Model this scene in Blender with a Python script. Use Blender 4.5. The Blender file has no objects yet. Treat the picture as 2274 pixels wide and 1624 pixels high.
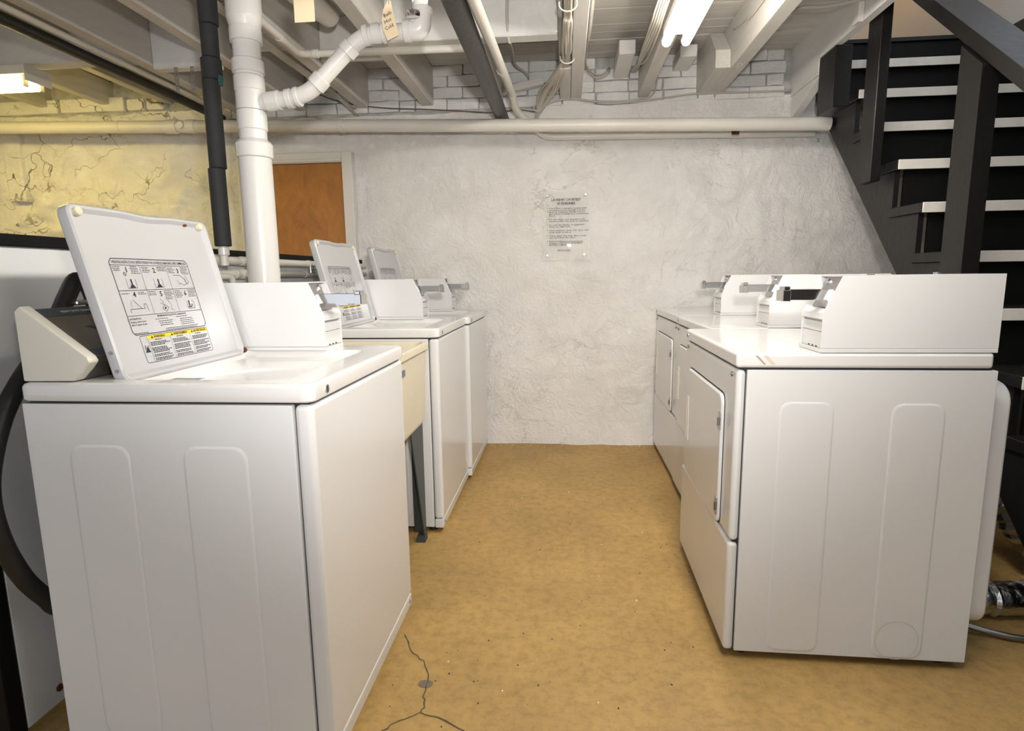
import bpy, bmesh, math, random
from mathutils import Vector, Matrix, noise

random.seed(7)
SC = bpy.context.scene
COL = SC.collection
PI = math.pi

# ------------------------------------------------------------------ camera
cam_d = bpy.data.cameras.new('camera')
cam = bpy.data.objects.new('camera', cam_d)
COL.objects.link(cam)
SC.camera = cam
PITCH, YAW, ROLL, CAM_H, FPX = .1539, .0925, .0132, 1.1479, 1285.956
cam_d.sensor_fit = 'HORIZONTAL'
cam_d.sensor_width = 36.0
cam_d.lens = 36.0 * FPX / 2274.0
cam_d.clip_start = 0.02
fw = Vector((-math.sin(YAW) * math.cos(PITCH), math.cos(YAW) * math.cos(PITCH), -math.sin(PITCH)))
rt = Vector((math.cos(YAW), math.sin(YAW), 0))
dn = fw.cross(rt)
rr_ = math.cos(ROLL) * rt + math.sin(ROLL) * dn
dd_ = -math.sin(ROLL) * rt + math.cos(ROLL) * dn
cam.matrix_world = Matrix(((rr_.x, -dd_.x, -fw.x, 0), (rr_.y, -dd_.y, -fw.y, 0), (rr_.z, -dd_.z, -fw.z, CAM_H), (0, 0, 0, 1)))

# ------------------------------------------------------------------ light
world = bpy.data.worlds.new('world')
SC.world = world
world.use_nodes = True
bg = world.node_tree.nodes['Background']
bg.inputs[0].default_value = (0.90, 0.94, 1.0, 1)
bg.inputs[1].default_value = 0.98

# the photographer's flash on its bracket, above and a little right of the lens
fl = bpy.data.lights.new('camera_flash', 'SPOT')
fl.energy = 140
fl.color = (1.0, 0.95, 0.90)
fl.spot_size = math.radians(94)
fl.spot_blend = 1.0
fl.shadow_soft_size = 0.045
flo = bpy.data.objects.new('camera_flash', fl)
COL.objects.link(flo)
flo.location = (0.11, -0.02, CAM_H + 0.25)
flo.rotation_euler = (Vector((-0.40, 3.85, 1.60)) - flo.location).to_track_quat('-Z', 'Y').to_euler()

# warm bulb on the floor above, at the head of the stairs
ub = bpy.data.lights.new('upstairs_bulb', 'POINT')
ub.energy = 5
ub.color = (1.0, 0.52, 0.10)
ub.shadow_soft_size = 0.04
ubo = bpy.data.objects.new('upstairs_bulb', ub)
COL.objects.link(ubo)
ubo.location = (1.95, 4.55, 3.5)

SC.view_settings.view_transform = 'Standard'
SC.view_settings.look = 'None'
SC.view_settings.gamma = 1.0
SC.view_settings.use_curve_mapping = False
SC.view_settings.exposure = 0.14


# ------------------------------------------------------------------ helpers
def new(name, me, mat=None, parent=None):
    o = bpy.data.objects.new(name, me)
    COL.objects.link(o)
    if mat is not None and me is not None:
        me.materials.clear()
        me.materials.append(mat)
    if parent is not None:
        o.parent = parent
    return o


def obj(name, bm, mat, parent=None, smooth=False, angle=None):
    bmesh.ops.recalc_face_normals(bm, faces=bm.faces)
    me = bpy.data.meshes.new(name)
    bm.to_mesh(me)
    bm.free()
    if smooth:
        for p in me.polygons:
            p.use_smooth = True
        if angle is not None:
            try:
                me.set_sharp_from_angle(angle=angle)
            except Exception:
                pass
    o = new(name, me, mat, parent)
    if smooth and angle is not None:
        md = o.modifiers.new('weighted_normal', 'WEIGHTED_NORMAL')
        md.weight = 60
        md.keep_sharp = True
    return o


def tag(o, label, cat, group=None):
    o['label'] = label
    o['category'] = cat
    if group:
        o['group'] = group
    return o


def thing(name, label, cat, loc=(0, 0, 0), rz=0.0, group=None):
    o = bpy.data.objects.new(name, None)
    COL.objects.link(o)
    o.location = loc
    o.rotation_euler = (0, 0, rz)
    o.empty_display_size = 0.1
    return tag(o, label, cat, group)


def struct(o, label=None, cat=None):
    o['kind'] = 'structure'
    if label:
        o['label'] = label
    if cat:
        o['category'] = cat
    return o


def box(bm, x0, x1, y0, y1, z0, z1, bev=0.0, seg=2):
    vs = [bm.verts.new(c) for c in ((x0, y0, z0), (x1, y0, z0), (x1, y1, z0), (x0, y1, z0),
                                    (x0, y0, z1), (x1, y0, z1), (x1, y1, z1), (x0, y1, z1))]
    fs = [bm.faces.new([vs[i] for i in q]) for q in
          ((3, 2, 1, 0), (4, 5, 6, 7), (0, 1, 5, 4), (1, 2, 6, 5), (2, 3, 7, 6), (3, 0, 4, 7))]
    if bev > 0:
        es = list({e for f in fs for e in f.edges})
        bmesh.ops.bevel(bm, geom=es, offset=bev, segments=seg, profile=0.5, affect='EDGES')
    return bm


def B(x0, x1, y0, y1, z0, z1, bev=0.0, seg=2):
    return box(bmesh.new(), x0, x1, y0, y1, z0, z1, bev, seg)


def beam(bm, p, q, w, h, up=(0, 0, 1), bev=0.0):
    """rectangular bar from p to q, w across, h along up"""
    p, q = Vector(p), Vector(q)
    d = (q - p).normalized()
    s = d.cross(Vector(up)).normalized()
    u = s.cross(d).normalized()
    c = []
    for e in (p, q):
        for a, b_ in ((-1, -1), (1, -1), (1, 1), (-1, 1)):
            c.append(bm.verts.new(e + s * (a * w / 2) + u * (b_ * h / 2)))
    fs = [bm.faces.new([c[i] for i in f]) for f in
          ((3, 2, 1, 0), (4, 5, 6, 7), (0, 1, 5, 4), (1, 2, 6, 5), (2, 3, 7, 6), (3, 0, 4, 7))]
    if bev > 0:
        es = list({e for f in fs for e in f.edges})
        bmesh.ops.bevel(bm, geom=es, offset=bev, segments=2, profile=.5, affect='EDGES')
    return bm


def prism(bm, poly, axis, a, b_):
    """polygon extruded along axis from a to b; poly in the other two axes, in order"""
    def P(p, t):
        if axis == 'x':
            return (t, p[0], p[1])
        if axis == 'y':
            return (p[0], t, p[1])
        return (p[0], p[1], t)
    lo = [bm.verts.new(P(p, a)) for p in poly]
    hi = [bm.verts.new(P(p, b_)) for p in poly]
    n = len(poly)
    bm.faces.new(lo[::-1])
    bm.faces.new(hi)
    for i in range(n):
        bm.faces.new((lo[i], lo[(i + 1) % n], hi[(i + 1) % n], hi[i]))
    return bm


def fillet(pts, r, n=5):
    pts = [Vector(p) for p in pts]
    out = [pts[0]]
    for i in range(1, len(pts) - 1):
        a, b_, c = pts[i - 1], pts[i], pts[i + 1]
        d1, d2 = (a - b_), (c - b_)
        k = min(r, d1.length * .49, d2.length * .49)
        p, q = b_ + d1.normalized() * k, b_ + d2.normalized() * k
        for j in range(n + 1):
            t = j / n
            out.append(p.lerp(b_, t).lerp(b_.lerp(q, t), t))
    out.append(pts[-1])
    return out


def smooth_path(pts, n=6):
    pts = [Vector(p) for p in pts]
    P = [pts[0] * 2 - pts[1]] + pts + [pts[-1] * 2 - pts[-2]]
    out = []
    for i in range(1, len(P) - 2):
        for j in range(n):
            t = j / n
            p0, p1, p2, p3 = P[i - 1], P[i], P[i + 1], P[i + 2]
            out.append(0.5 * ((2 * p1) + (p2 - p0) * t + (2 * p0 - 5 * p1 + 4 * p2 - p3) * t * t + (3 * p1 - p0 - 3 * p2 + p3) * t ** 3))
    out.append(pts[-1])
    return out


def tube(bm, pts, r, seg=14, cap=True):
    """r: number or list of radii along the points"""
    pts = [Vector(p) for p in pts]
    n = len(pts)
    rs = r if isinstance(r, (list, tuple)) else [r] * n
    t0 = (pts[1] - pts[0]).normalized()
    ref = Vector((0, 0, 1)) if abs(t0.z) < .9 else Vector((1, 0, 0))
    u = t0.cross(ref).normalized()
    rings = []
    for i in range(n):
        if i == 0:
            t = t0
        elif i == n - 1:
            t = (pts[i] - pts[i - 1]).normalized()
        else:
            t = ((pts[i + 1] - pts[i]).normalized() + (pts[i] - pts[i - 1]).normalized())
            t = t.normalized() if t.length > 1e-6 else (pts[i] - pts[i - 1]).normalized()
        u = (u - t * u.dot(t)).normalized()
        v = t.cross(u)
        rings.append([bm.verts.new(pts[i] + (u * math.cos(2 * PI * k / seg) + v * math.sin(2 * PI * k / seg)) * rs[i]) for k in range(seg)])
    for i in range(n - 1):
        for k in range(seg):
            bm.faces.new((rings[i][k], rings[i][(k + 1) % seg], rings[i + 1][(k + 1) % seg], rings[i + 1][k]))
    if cap:
        bm.faces.new(rings[0][::-1])
        bm.faces.new(rings[-1])
    return bm


def T(pts, r, seg=14, cap=True):
    return tube(bmesh.new(), pts, r, seg, cap)


def collar(bm, p, d, r, w, seg=16):
    """short ring sleeve centred at p along d"""
    d = Vector(d).normalized()
    p = Vector(p)
    return tube(bm, [p - d * (w / 2), p - d * (w / 2 - .002), p + d * (w / 2 - .002), p + d * (w / 2)], [r - .002, r, r, r - .002], seg)


def rr_pt(th, hx, hy, r):
    """point of a rounded rectangle in polar direction th"""
    c, s = math.cos(th), math.sin(th)
    t = min(hx / abs(c) if abs(c) > 1e-9 else 1e9, hy / abs(s) if abs(s) > 1e-9 else 1e9)
    x, y = c * t, s * t
    ax, ay = abs(x), abs(y)
    if ax > hx - r and ay > hy - r and r > 0:
        cx, cy = hx - r, hy - r
        a_, b_ = abs(c), abs(s)
        bb = -(a_ * cx + b_ * cy)
        cc = cx * cx + cy * cy - r * r
        disc = bb * bb - cc
        t = -bb + math.sqrt(max(disc, 0))
        x, y = c * t, s * t
    return x, y


def angles(hx, hy, n=56):
    base = [2 * PI * i / n for i in range(n)]
    k = math.atan2(hy, hx)
    for q in (k, PI - k, PI + k, 2 * PI - k):
        for d in (-.12, -.08, -.04, -.015, 0, .015, .04, .08, .12):
            base.append((q + d) % (2 * PI))
    base = sorted(base)
    out = [base[0]]
    for b_ in base[1:]:
        if b_ - out[-1] > .012:
            out.append(b_)
    return out


def loops(bm, rings, cap0=True, cap1=True):
    """bridge rings of equal vertex counts (lists of coordinates)"""
    R_ = [[bm.verts.new(p) for p in ring] for ring in rings]
    n = len(R_[0])
    for a, b_ in zip(R_, R_[1:]):
        for k in range(n):
            bm.faces.new((a[k], a[(k + 1) % n], b_[(k + 1) % n], b_[k]))
    if cap0:
        bm.faces.new(R_[0][::-1])
    if cap1:
        bm.faces.new(R_[-1])
    return bm


def rplate(bm, cu, cv, hu, hv, r, n0, n1, M3, bev=.003):
    """rounded plate; M3 maps (u,v,n) to a point"""
    th = angles(hu, hv)
    def ring(du, nn):
        return [M3(cu + rr_pt(t, hu - du, hv - du, max(r - du, .001))[0], cv + rr_pt(t, hu - du, hv - du, max(r - du, .001))[1], nn) for t in th]
    s = 1 if n1 > n0 else -1
    return loops(bm, [ring(0, n0), ring(0, n1 - s * bev), ring(bev * .35, n1 - s * bev * .35), ring(bev, n1)])


def copy_tree(o, parent=None):
    c = o.copy()
    COL.objects.link(c)
    c.parent = parent
    for ch in list(o.children):
        copy_tree(ch, c)
    return c


def text_mesh(s, size, align='LEFT', bold=0.0):
    cu = bpy.data.curves.new('t', 'FONT')
    cu.body = s
    cu.size = size
    cu.align_x = align
    cu.resolution_u = 1
    cu.offset = bold
    o = bpy.data.objects.new('t', cu)
    COL.objects.link(o)
    bpy.context.view_layer.update()
    dg = bpy.context.evaluated_depsgraph_get()
    me = bpy.data.meshes.new_from_object(o.evaluated_get(dg))
    bpy.data.objects.remove(o)
    bpy.data.curves.remove(cu)
    return me


def add_text(bm, s, size, x, y, z=0.0, align='LEFT', bold=0.0, width=None):
    me = text_mesh(s, size, align, bold)
    if len(me.vertices) == 0:
        return bm
    xs = [v.co.x for v in me.vertices]
    k = 1.0
    if width:
        k = width / max(max(xs) - min(xs), 1e-6)
    vs = [bm.verts.new((x + v.co.x * k, y + v.co.y, z)) for v in me.vertices]
    for p in me.polygons:
        try:
            bm.faces.new([vs[i] for i in p.vertices])
        except ValueError:
            pass
    bpy.data.meshes.remove(me)
    return bm


def quad(bm, x0, x1, y0, y1, z=0.0):
    bm.faces.new([bm.verts.new(p) for p in ((x0, y0, z), (x1, y0, z), (x1, y1, z), (x0, y1, z))])
    return bm


def stroke(bm, pts, w, z=0.0):
    for (x0, y0), (x1, y1) in zip(pts, pts[1:]):
        d = Vector((x1 - x0, y1 - y0))
        if d.length < 1e-6:
            continue
        n = Vector((-d.y, d.x)).normalized() * (w / 2)
        bm.faces.new([bm.verts.new(p) for p in ((x0 - n.x, y0 - n.y, z), (x1 - n.x, y1 - n.y, z), (x1 + n.x, y1 + n.y, z), (x0 + n.x, y0 + n.y, z))])
    return bm


# ------------------------------------------------------------------ materials
def mat(name, col, rough=.5, metal=0.0, var=0.0, vscale=8.0, col2=None, bump=0.0, bscale=40.0, coat=0.0, stretch=(1, 1, 1), spec=None, coords='Object'):
    m = bpy.data.materials.new(name)
    m.use_nodes = True
    nt = m.node_tree
    b_ = nt.nodes['Principled BSDF']
    b_.inputs['Base Color'].default_value = (*col, 1)
    b_.inputs['Roughness'].default_value = rough
    b_.inputs['Metallic'].default_value = metal
    if coat:
        b_.inputs['Coat Weight'].default_value = coat
        b_.inputs['Coat Roughness'].default_value = .08
    if spec is not None:
        b_.inputs['Specular IOR Level'].default_value = spec
    if var > 0 or bump > 0:
        tc = nt.nodes.new('ShaderNodeTexCoord')
        mp = nt.nodes.new('ShaderNodeMapping')
        mp.inputs['Scale'].default_value = stretch
        nt.links.new(tc.outputs[coords], mp.inputs[0])
        if var > 0:
            nz = nt.nodes.new('ShaderNodeTexNoise')
            nz.inputs['Scale'].default_value = vscale
            nz.inputs['Detail'].default_value = 5
            nz.inputs['Roughness'].default_value = .6
            nt.links.new(mp.outputs[0], nz.inputs['Vector'])
            rp = nt.nodes.new('ShaderNodeValToRGB')
            c2 = col2 or tuple(c * (1 - var) for c in col)
            rp.color_ramp.elements[0].position = .32
            rp.color_ramp.elements[1].position = .68
            rp.color_ramp.elements[0].color = (*c2, 1)
            rp.color_ramp.elements[1].color = (*col, 1)
            nt.links.new(nz.outputs['Fac'], rp.inputs[0])
            nt.links.new(rp.outputs[0], b_.inputs['Base Color'])
        if bump > 0:
            n2 = nt.nodes.new('ShaderNodeTexNoise')
            n2.inputs['Scale'].default_value = bscale
            n2.inputs['Detail'].default_value = 6
            nt.links.new(mp.outputs[0], n2.inputs['Vector'])
            bp_ = nt.nodes.new('ShaderNodeBump')
            bp_.inputs['Strength'].default_value = bump
            bp_.inputs['Distance'].default_value = .01
            nt.links.new(n2.outputs['Fac'], bp_.inputs['Height'])
            nt.links.new(bp_.outputs[0], b_.inputs['Normal'])
    return m


def emit(name, col, s):
    m = bpy.data.materials.new(name)
    m.use_nodes = True
    b_ = m.node_tree.nodes['Principled BSDF']
    b_.inputs['Base Color'].default_value = (.9, .9, .9, 1)
    b_.inputs['Emission Color'].default_value = (*col, 1)
    b_.inputs['Emission Strength'].default_value = s
    return m


def floor_material():
    m = mat('concrete_tan', (.46, .30, .115), .62)
    nt = m.node_tree
    b_ = nt.nodes['Principled BSDF']
    tc = nt.nodes.new('ShaderNodeTexCoord')
    def nz(scale, det, rough=.6):
        n = nt.nodes.new('ShaderNodeTexNoise')
        n.inputs['Scale'].default_value = scale
        n.inputs['Detail'].default_value = det
        n.inputs['Roughness'].default_value = rough
        nt.links.new(tc.outputs['Object'], n.inputs['Vector'])
        return n
    def ramp(src, p0, c0, p1, c1):
        r = nt.nodes.new('ShaderNodeValToRGB')
        r.color_ramp.elements[0].position, r.color_ramp.elements[1].position = p0, p1
        r.color_ramp.elements[0].color, r.color_ramp.elements[1].color = (*c0, 1), (*c1, 1)
        nt.links.new(src, r.inputs[0])
        return r
    a = ramp(nz(2.2, 6).outputs['Fac'], .28, (.33, .212, .074), .72, (.475, .308, .104))
    f = ramp(nz(28, 6, .75).outputs['Fac'], .34, (.62, .60, .58), .56, (1, 1, 1))
    s = ramp(nz(170, 2, .5).outputs['Fac'], .24, (.45, .4, .35), .31, (1, 1, 1))
    mx = nt.nodes.new('ShaderNodeMixRGB'); mx.blend_type = 'MULTIPLY'; mx.inputs[0].default_value = .7
    nt.links.new(a.outputs[0], mx.inputs[1]); nt.links.new(f.outputs[0], mx.inputs[2])
    m2 = nt.nodes.new('ShaderNodeMixRGB'); m2.blend_type = 'MULTIPLY'; m2.inputs[0].default_value = .8
    nt.links.new(mx.outputs[0], m2.inputs[1]); nt.links.new(s.outputs[0], m2.inputs[2])
    nt.links.new(m2.outputs[0], b_.inputs['Base Color'])
    bp_ = nt.nodes.new('ShaderNodeBump'); bp_.inputs['Strength'].default_value = .25; bp_.inputs['Distance'].default_value = .006
    nt.links.new(nz(35, 6, .65).outputs['Fac'], bp_.inputs['Height'])
    nt.links.new(bp_.outputs[0], b_.inputs['Normal'])
    return m


def plaster_material():
    m = mat('whitewashed_plaster', (.74, .72, .69), .85, spec=.2)
    nt = m.node_tree
    b_ = nt.nodes['Principled BSDF']
    tc = nt.nodes.new('ShaderNodeTexCoord')
    def nz(scale, det, rough=.6, dist=0.0, st=None):
        n = nt.nodes.new('ShaderNodeTexNoise')
        n.inputs['Scale'].default_value = scale
        n.inputs['Detail'].default_value = det
        n.inputs['Roughness'].default_value = rough
        n.inputs['Distortion'].default_value = dist
        if st:
            mp = nt.nodes.new('ShaderNodeMapping'); mp.inputs['Scale'].default_value = st
            nt.links.new(tc.outputs['Object'], mp.inputs[0]); nt.links.new(mp.outputs[0], n.inputs['Vector'])
        else:
            nt.links.new(tc.outputs['Object'], n.inputs['Vector'])
        return n
    r = nt.nodes.new('ShaderNodeValToRGB')
    r.color_ramp.elements[0].position, r.color_ramp.elements[1].position = .28, .62
    r.color_ramp.elements[0].color, r.color_ramp.elements[1].color = (.83, .81, .78, 1), (.93, .915, .895, 1)
    nt.links.new(nz(3.0, 7, .65).outputs['Fac'], r.inputs[0])
    # grime in fine wandering lines
    g = nt.nodes.new('ShaderNodeValToRGB')
    e = g.color_ramp.elements
    e[0].position, e[1].position = .486, .514
    e[0].color, e[1].color = (1, 1, 1, 1), (1, 1, 1, 1)
    k = g.color_ramp.elements.new(.5); k.color = (.50, .46, .42, 1)
    nt.links.new(nz(2.6, 8, .62, 1.2).outputs['Fac'], g.inputs[0])
    fac = nt.nodes.new('ShaderNodeValToRGB')
    fac.color_ramp.elements[0].position, fac.color_ramp.elements[1].position = .48, .72
    fac.color_ramp.elements[0].color, fac.color_ramp.elements[1].color = (0, 0, 0, 1), (.75, .75, .75, 1)
    nt.links.new(nz(1.7, 3).outputs['Fac'], fac.inputs[0])
    mx = nt.nodes.new('ShaderNodeMixRGB'); mx.blend_type = 'MULTIPLY'
    nt.links.new(fac.outputs[0], mx.inputs[0]); nt.links.new(r.outputs[0], mx.inputs[1]); nt.links.new(g.outputs[0], mx.inputs[2])
    nt.links.new(mx.outputs[0], b_.inputs['Base Color'])
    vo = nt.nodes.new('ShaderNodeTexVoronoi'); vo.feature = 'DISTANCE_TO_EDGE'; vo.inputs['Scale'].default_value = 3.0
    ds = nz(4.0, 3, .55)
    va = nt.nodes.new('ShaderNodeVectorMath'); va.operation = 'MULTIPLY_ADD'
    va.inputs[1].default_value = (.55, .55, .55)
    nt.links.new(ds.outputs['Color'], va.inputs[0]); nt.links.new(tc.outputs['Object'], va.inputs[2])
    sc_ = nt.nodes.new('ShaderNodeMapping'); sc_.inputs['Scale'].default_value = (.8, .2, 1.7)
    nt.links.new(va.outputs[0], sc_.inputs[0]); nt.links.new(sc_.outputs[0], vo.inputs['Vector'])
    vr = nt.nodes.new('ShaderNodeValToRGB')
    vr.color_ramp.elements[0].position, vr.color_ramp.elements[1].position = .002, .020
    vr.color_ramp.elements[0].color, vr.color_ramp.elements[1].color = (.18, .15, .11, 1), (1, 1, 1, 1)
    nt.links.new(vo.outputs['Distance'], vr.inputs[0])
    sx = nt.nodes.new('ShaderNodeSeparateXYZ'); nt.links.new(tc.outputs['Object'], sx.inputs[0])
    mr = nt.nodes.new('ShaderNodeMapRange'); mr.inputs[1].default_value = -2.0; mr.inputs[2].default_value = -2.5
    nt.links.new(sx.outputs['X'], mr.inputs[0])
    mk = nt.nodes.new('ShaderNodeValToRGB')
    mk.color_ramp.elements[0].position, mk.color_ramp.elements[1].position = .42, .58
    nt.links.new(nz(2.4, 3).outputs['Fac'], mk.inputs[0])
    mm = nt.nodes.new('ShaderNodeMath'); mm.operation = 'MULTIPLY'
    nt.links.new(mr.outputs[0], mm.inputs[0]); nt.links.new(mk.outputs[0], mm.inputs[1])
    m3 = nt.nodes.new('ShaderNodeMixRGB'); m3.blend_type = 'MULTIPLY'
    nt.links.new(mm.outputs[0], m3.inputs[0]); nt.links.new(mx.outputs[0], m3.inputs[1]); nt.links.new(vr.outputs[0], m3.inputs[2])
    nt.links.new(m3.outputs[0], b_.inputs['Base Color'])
    # trowel strokes
    n1 = nz(8, 8, .68, 2.6, (1.35, 1, 1.15))
    n2 = nz(55, 4, .6, .8)
    add = nt.nodes.new('ShaderNodeMath'); add.operation = 'MULTIPLY_ADD'; add.inputs[1].default_value = .22
    nt.links.new(n2.outputs['Fac'], add.inputs[0]); nt.links.new(n1.outputs['Fac'], add.inputs[2])
    bp_ = nt.nodes.new('ShaderNodeBump'); bp_.inputs['Strength'].default_value = .72; bp_.inputs['Distance'].default_value = .03
    nt.links.new(add.outputs[0], bp_.inputs['Height'])
    nt.links.new(bp_.outputs[0], b_.inputs['Normal'])
    return m


def wood_material(name, c0, c1, scale=6, stretch=(1, 1, 1), rough=.4, bump=0.05):
    m = mat(name, c1, rough)
    nt = m.node_tree
    b_ = nt.nodes['Principled BSDF']
    tc = nt.nodes.new('ShaderNodeTexCoord')
    mp = nt.nodes.new('ShaderNodeMapping'); mp.inputs['Scale'].default_value = stretch
    nt.links.new(tc.outputs['Object'], mp.inputs[0])
    n = nt.nodes.new('ShaderNodeTexNoise')
    n.inputs['Scale'].default_value = scale; n.inputs['Detail'].default_value = 8; n.inputs['Distortion'].default_value = 1.8; n.inputs['Roughness'].default_value = .65
    nt.links.new(mp.outputs[0], n.inputs['Vector'])
    r = nt.nodes.new('ShaderNodeValToRGB')
    r.color_ramp.elements[0].position, r.color_ramp.elements[1].position = .3, .7
    r.color_ramp.elements[0].color, r.color_ramp.elements[1].color = (*c0, 1), (*c1, 1)
    nt.links.new(n.outputs['Fac'], r.inputs[0]); nt.links.new(r.outputs[0], b_.inputs['Base Color'])
    bp_ = nt.nodes.new('ShaderNodeBump'); bp_.inputs['Strength'].default_value = bump * 4; bp_.inputs['Distance'].default_value = .004
    nt.links.new(n.outputs['Fac'], bp_.inputs['Height']); nt.links.new(bp_.outputs[0], b_.inputs['Normal'])
    return m


M = {}
M['floor'] = floor_material()
M['plaster'] = plaster_material()
M['brick'] = mat('painted_brick', (.74, .74, .73), .8, var=.12, vscale=14, bump=.5, bscale=45, spec=.2)
M['mortar'] = mat('painted_mortar', (.52, .52, .515), .9, var=.3, vscale=22, bump=.8, bscale=40, spec=.1)
M['joist'] = wood_material('shade_greyed_joist', (.51, .49, .455), (.62, .60, .565), 9, (1, .12, 1), .6, .06)  # white paint greyed, the shade on the joists is put into the colour
M['joist2'] = wood_material('painted_beam', (.64, .635, .615), (.74, .735, .715), 7, (1, .15, 1), .55, .06)
M['plank'] = wood_material('painted_plank', (.44, .425, .395), (.59, .57, .535), 8, (.12, 1.5, 1), .65, .08)
M['ceil'] = mat('subfloor_dark', (.10, .095, .085), .9)
M['enamel'] = mat('white_enamel', (.70, .705, .71), .22, coat=.35)
M['enamel_top'] = mat('white_enamel_top', (.72, .715, .71), .16, coat=.5)
M['lidwhite'] = mat('lid_enamel', (.50, .507, .52), .25, coat=.3)
M['cream'] = mat('cream_plastic', (.72, .70, .62), .35)
M['bumper'] = mat('cream_rubber', (.72, .66, .50), .5)
M['sink'] = mat('cream_tub_plastic', (.70, .64, .50), .4, var=.06, vscale=5)
M['tub'] = mat('tub_enamel', (.68, .75, .84), .25)
M['gap_shade'] = mat('rim_gap_shade', (.008, .008, .014), .4)
M['seam'] = mat('dark_gap', (.02, .02, .022), .8)
M['chrome'] = mat('chrome', (.72, .72, .74), .16, 1.0)
M['steel'] = mat('brushed_steel', (.55, .55, .56), .32, 1.0)
M['panel_metal'] = mat('brushed_bronze_panel', (.23, .21, .18), .38, .7)
M['band'] = mat('slate_band', (.055, .075, .095), .4)
M['ink'] = mat('black_ink', (.012, .014, .03), .6)
M['greyink'] = mat('grey_ink', (.16, .165, .19), .7)
M['greyink2'] = mat('grey_sticker', (.42, .44, .46), .5, var=.4, vscale=60)
M['whiteink'] = mat('white_ink', (.75, .78, .8), .6)
M['yellow'] = mat('yellow_label', (.78, .60, .02), .5)
M['black'] = mat('black_gloss_paint', (.008, .0075, .007), .36, bump=.15, bscale=30, spec=.28)
M['blackmatte'] = mat('black_matte_paint', (.005, .005, .005), .5, spec=.15)
M['nosing'] = mat('white_nosing_paint', (.66, .63, .58), .5, var=.1, vscale=20)
M['pvc'] = mat('white_pvc', (.66, .65, .63), .3, coat=.15)
M['pvc2'] = mat('painted_pipe', (.70, .675, .62), .38, var=.07, vscale=6)
M['insul'] = mat('foam_insulation', (.022, .024, .025), .75)
M['iron'] = mat('black_iron', (.017, .015, .013), .42, bump=.2, bscale=60)
M['rubber'] = mat('black_rubber', (.014, .015, .014), .45)
M['cable'] = mat('painted_cable', (.47, .445, .395), .6)
M['cable_b'] = mat('beige_cable', (.60, .52, .40), .5)
M['cable_d'] = mat('dark_cable', (.11, .10, .09), .6)
M['trimw'] = mat('white_trim_paint', (.72, .70, .67), .45)
M['door'] = wood_material('orange_birch', (.30, .115, .018), (.46, .20, .036), 5, (1.6, 1, .7), .35, .03)
M['tagp'] = mat('manila_tag', (.80, .66, .44), .7)
M['acrylic'] = mat('clear_acrylic', (.97, .96, .93), .04)
_a = M['acrylic'].node_tree.nodes['Principled BSDF']
_a.inputs['Alpha'].default_value = .16
M['screw'] = mat('screw_steel', (.30, .29, .28), .35, 1.0)
M['rust'] = mat('rust', (.15, .05, .015), .85, var=.5, vscale=60)
M['scuff'] = mat('tan_scuff', (.62, .54, .42), .6)
M['foil'] = mat('foil_duct', (.62, .62, .63), .22, 1.0, bump=.6, bscale=35)
M['leg'] = mat('grey_green_steel', (.06, .075, .08), .45, .3)
M['panel'] = mat('white_board', (.84, .86, .88), .5, var=.06, vscale=4)
M['upwall'] = mat('upstairs_wall_paint', (.62, .60, .56), .8)
M['darkwall'] = mat('dark_wall_paint', (.03, .028, .026), .7)
M['tube_w'] = emit('fluorescent_white', (1.0, .935, .83), 48)
M['tube_y'] = emit('fluorescent_yellow', (1.0, .77, .20), 24)
M['crack'] = mat('crack_dark', (.10, .07, .04), .9)
M['stain'] = mat('grey_stain', (.16, .13, .10), .9)
M['debris'] = mat('plaster_crumb', (.75, .72, .66), .9)
M['grit'] = mat('dark_grit', (.05, .04, .03), .9)
M['teal'] = mat('teal_tape', (.02, .10, .10), .5)

# ------------------------------------------------------------------ setting
YW = 3.875          # mean face of the far wall
XL, XR, YB = -4.3, 2.42, -1.6
ZC = 2.47           # underside of the floor boards above

fbm = B(XL, XR + .1, YB, YW + .15, -.12, 0)
floor = struct(obj('floor', fbm, M['floor']), 'tan painted concrete floor with cracks and grit', 'floor')


def ribbon(pts, w, z=.0015):
    bm = bmesh.new()
    pp = []
    for (x0, y0), (x1, y1) in zip(pts, pts[1:]):
        for i in range(4):
            t = i / 4
            pp.append((x0 + (x1 - x0) * t + random.uniform(-.004, .004), y0 + (y1 - y0) * t + random.uniform(-.004, .004)))
    pp.append(pts[-1])
    L_, R_ = [], []
    for i, p in enumerate(pp):
        a, b_ = pp[max(i - 1, 0)], pp[min(i + 1, len(pp) - 1)]
        d = Vector((b_[0] - a[0], b_[1] - a[1])).normalized()
        ww = w * random.uniform(.5, 1.2) / 2
        L_.append(bm.verts.new((p[0] - d.y * ww, p[1] + d.x * ww, z)))
        R_.append(bm.verts.new((p[0] + d.y * ww, p[1] - d.x * ww, z)))
    for i in range(len(pp) - 1):
        bm.faces.new((L_[i], R_[i], R_[i + 1], L_[i + 1]))
    return bm


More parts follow.
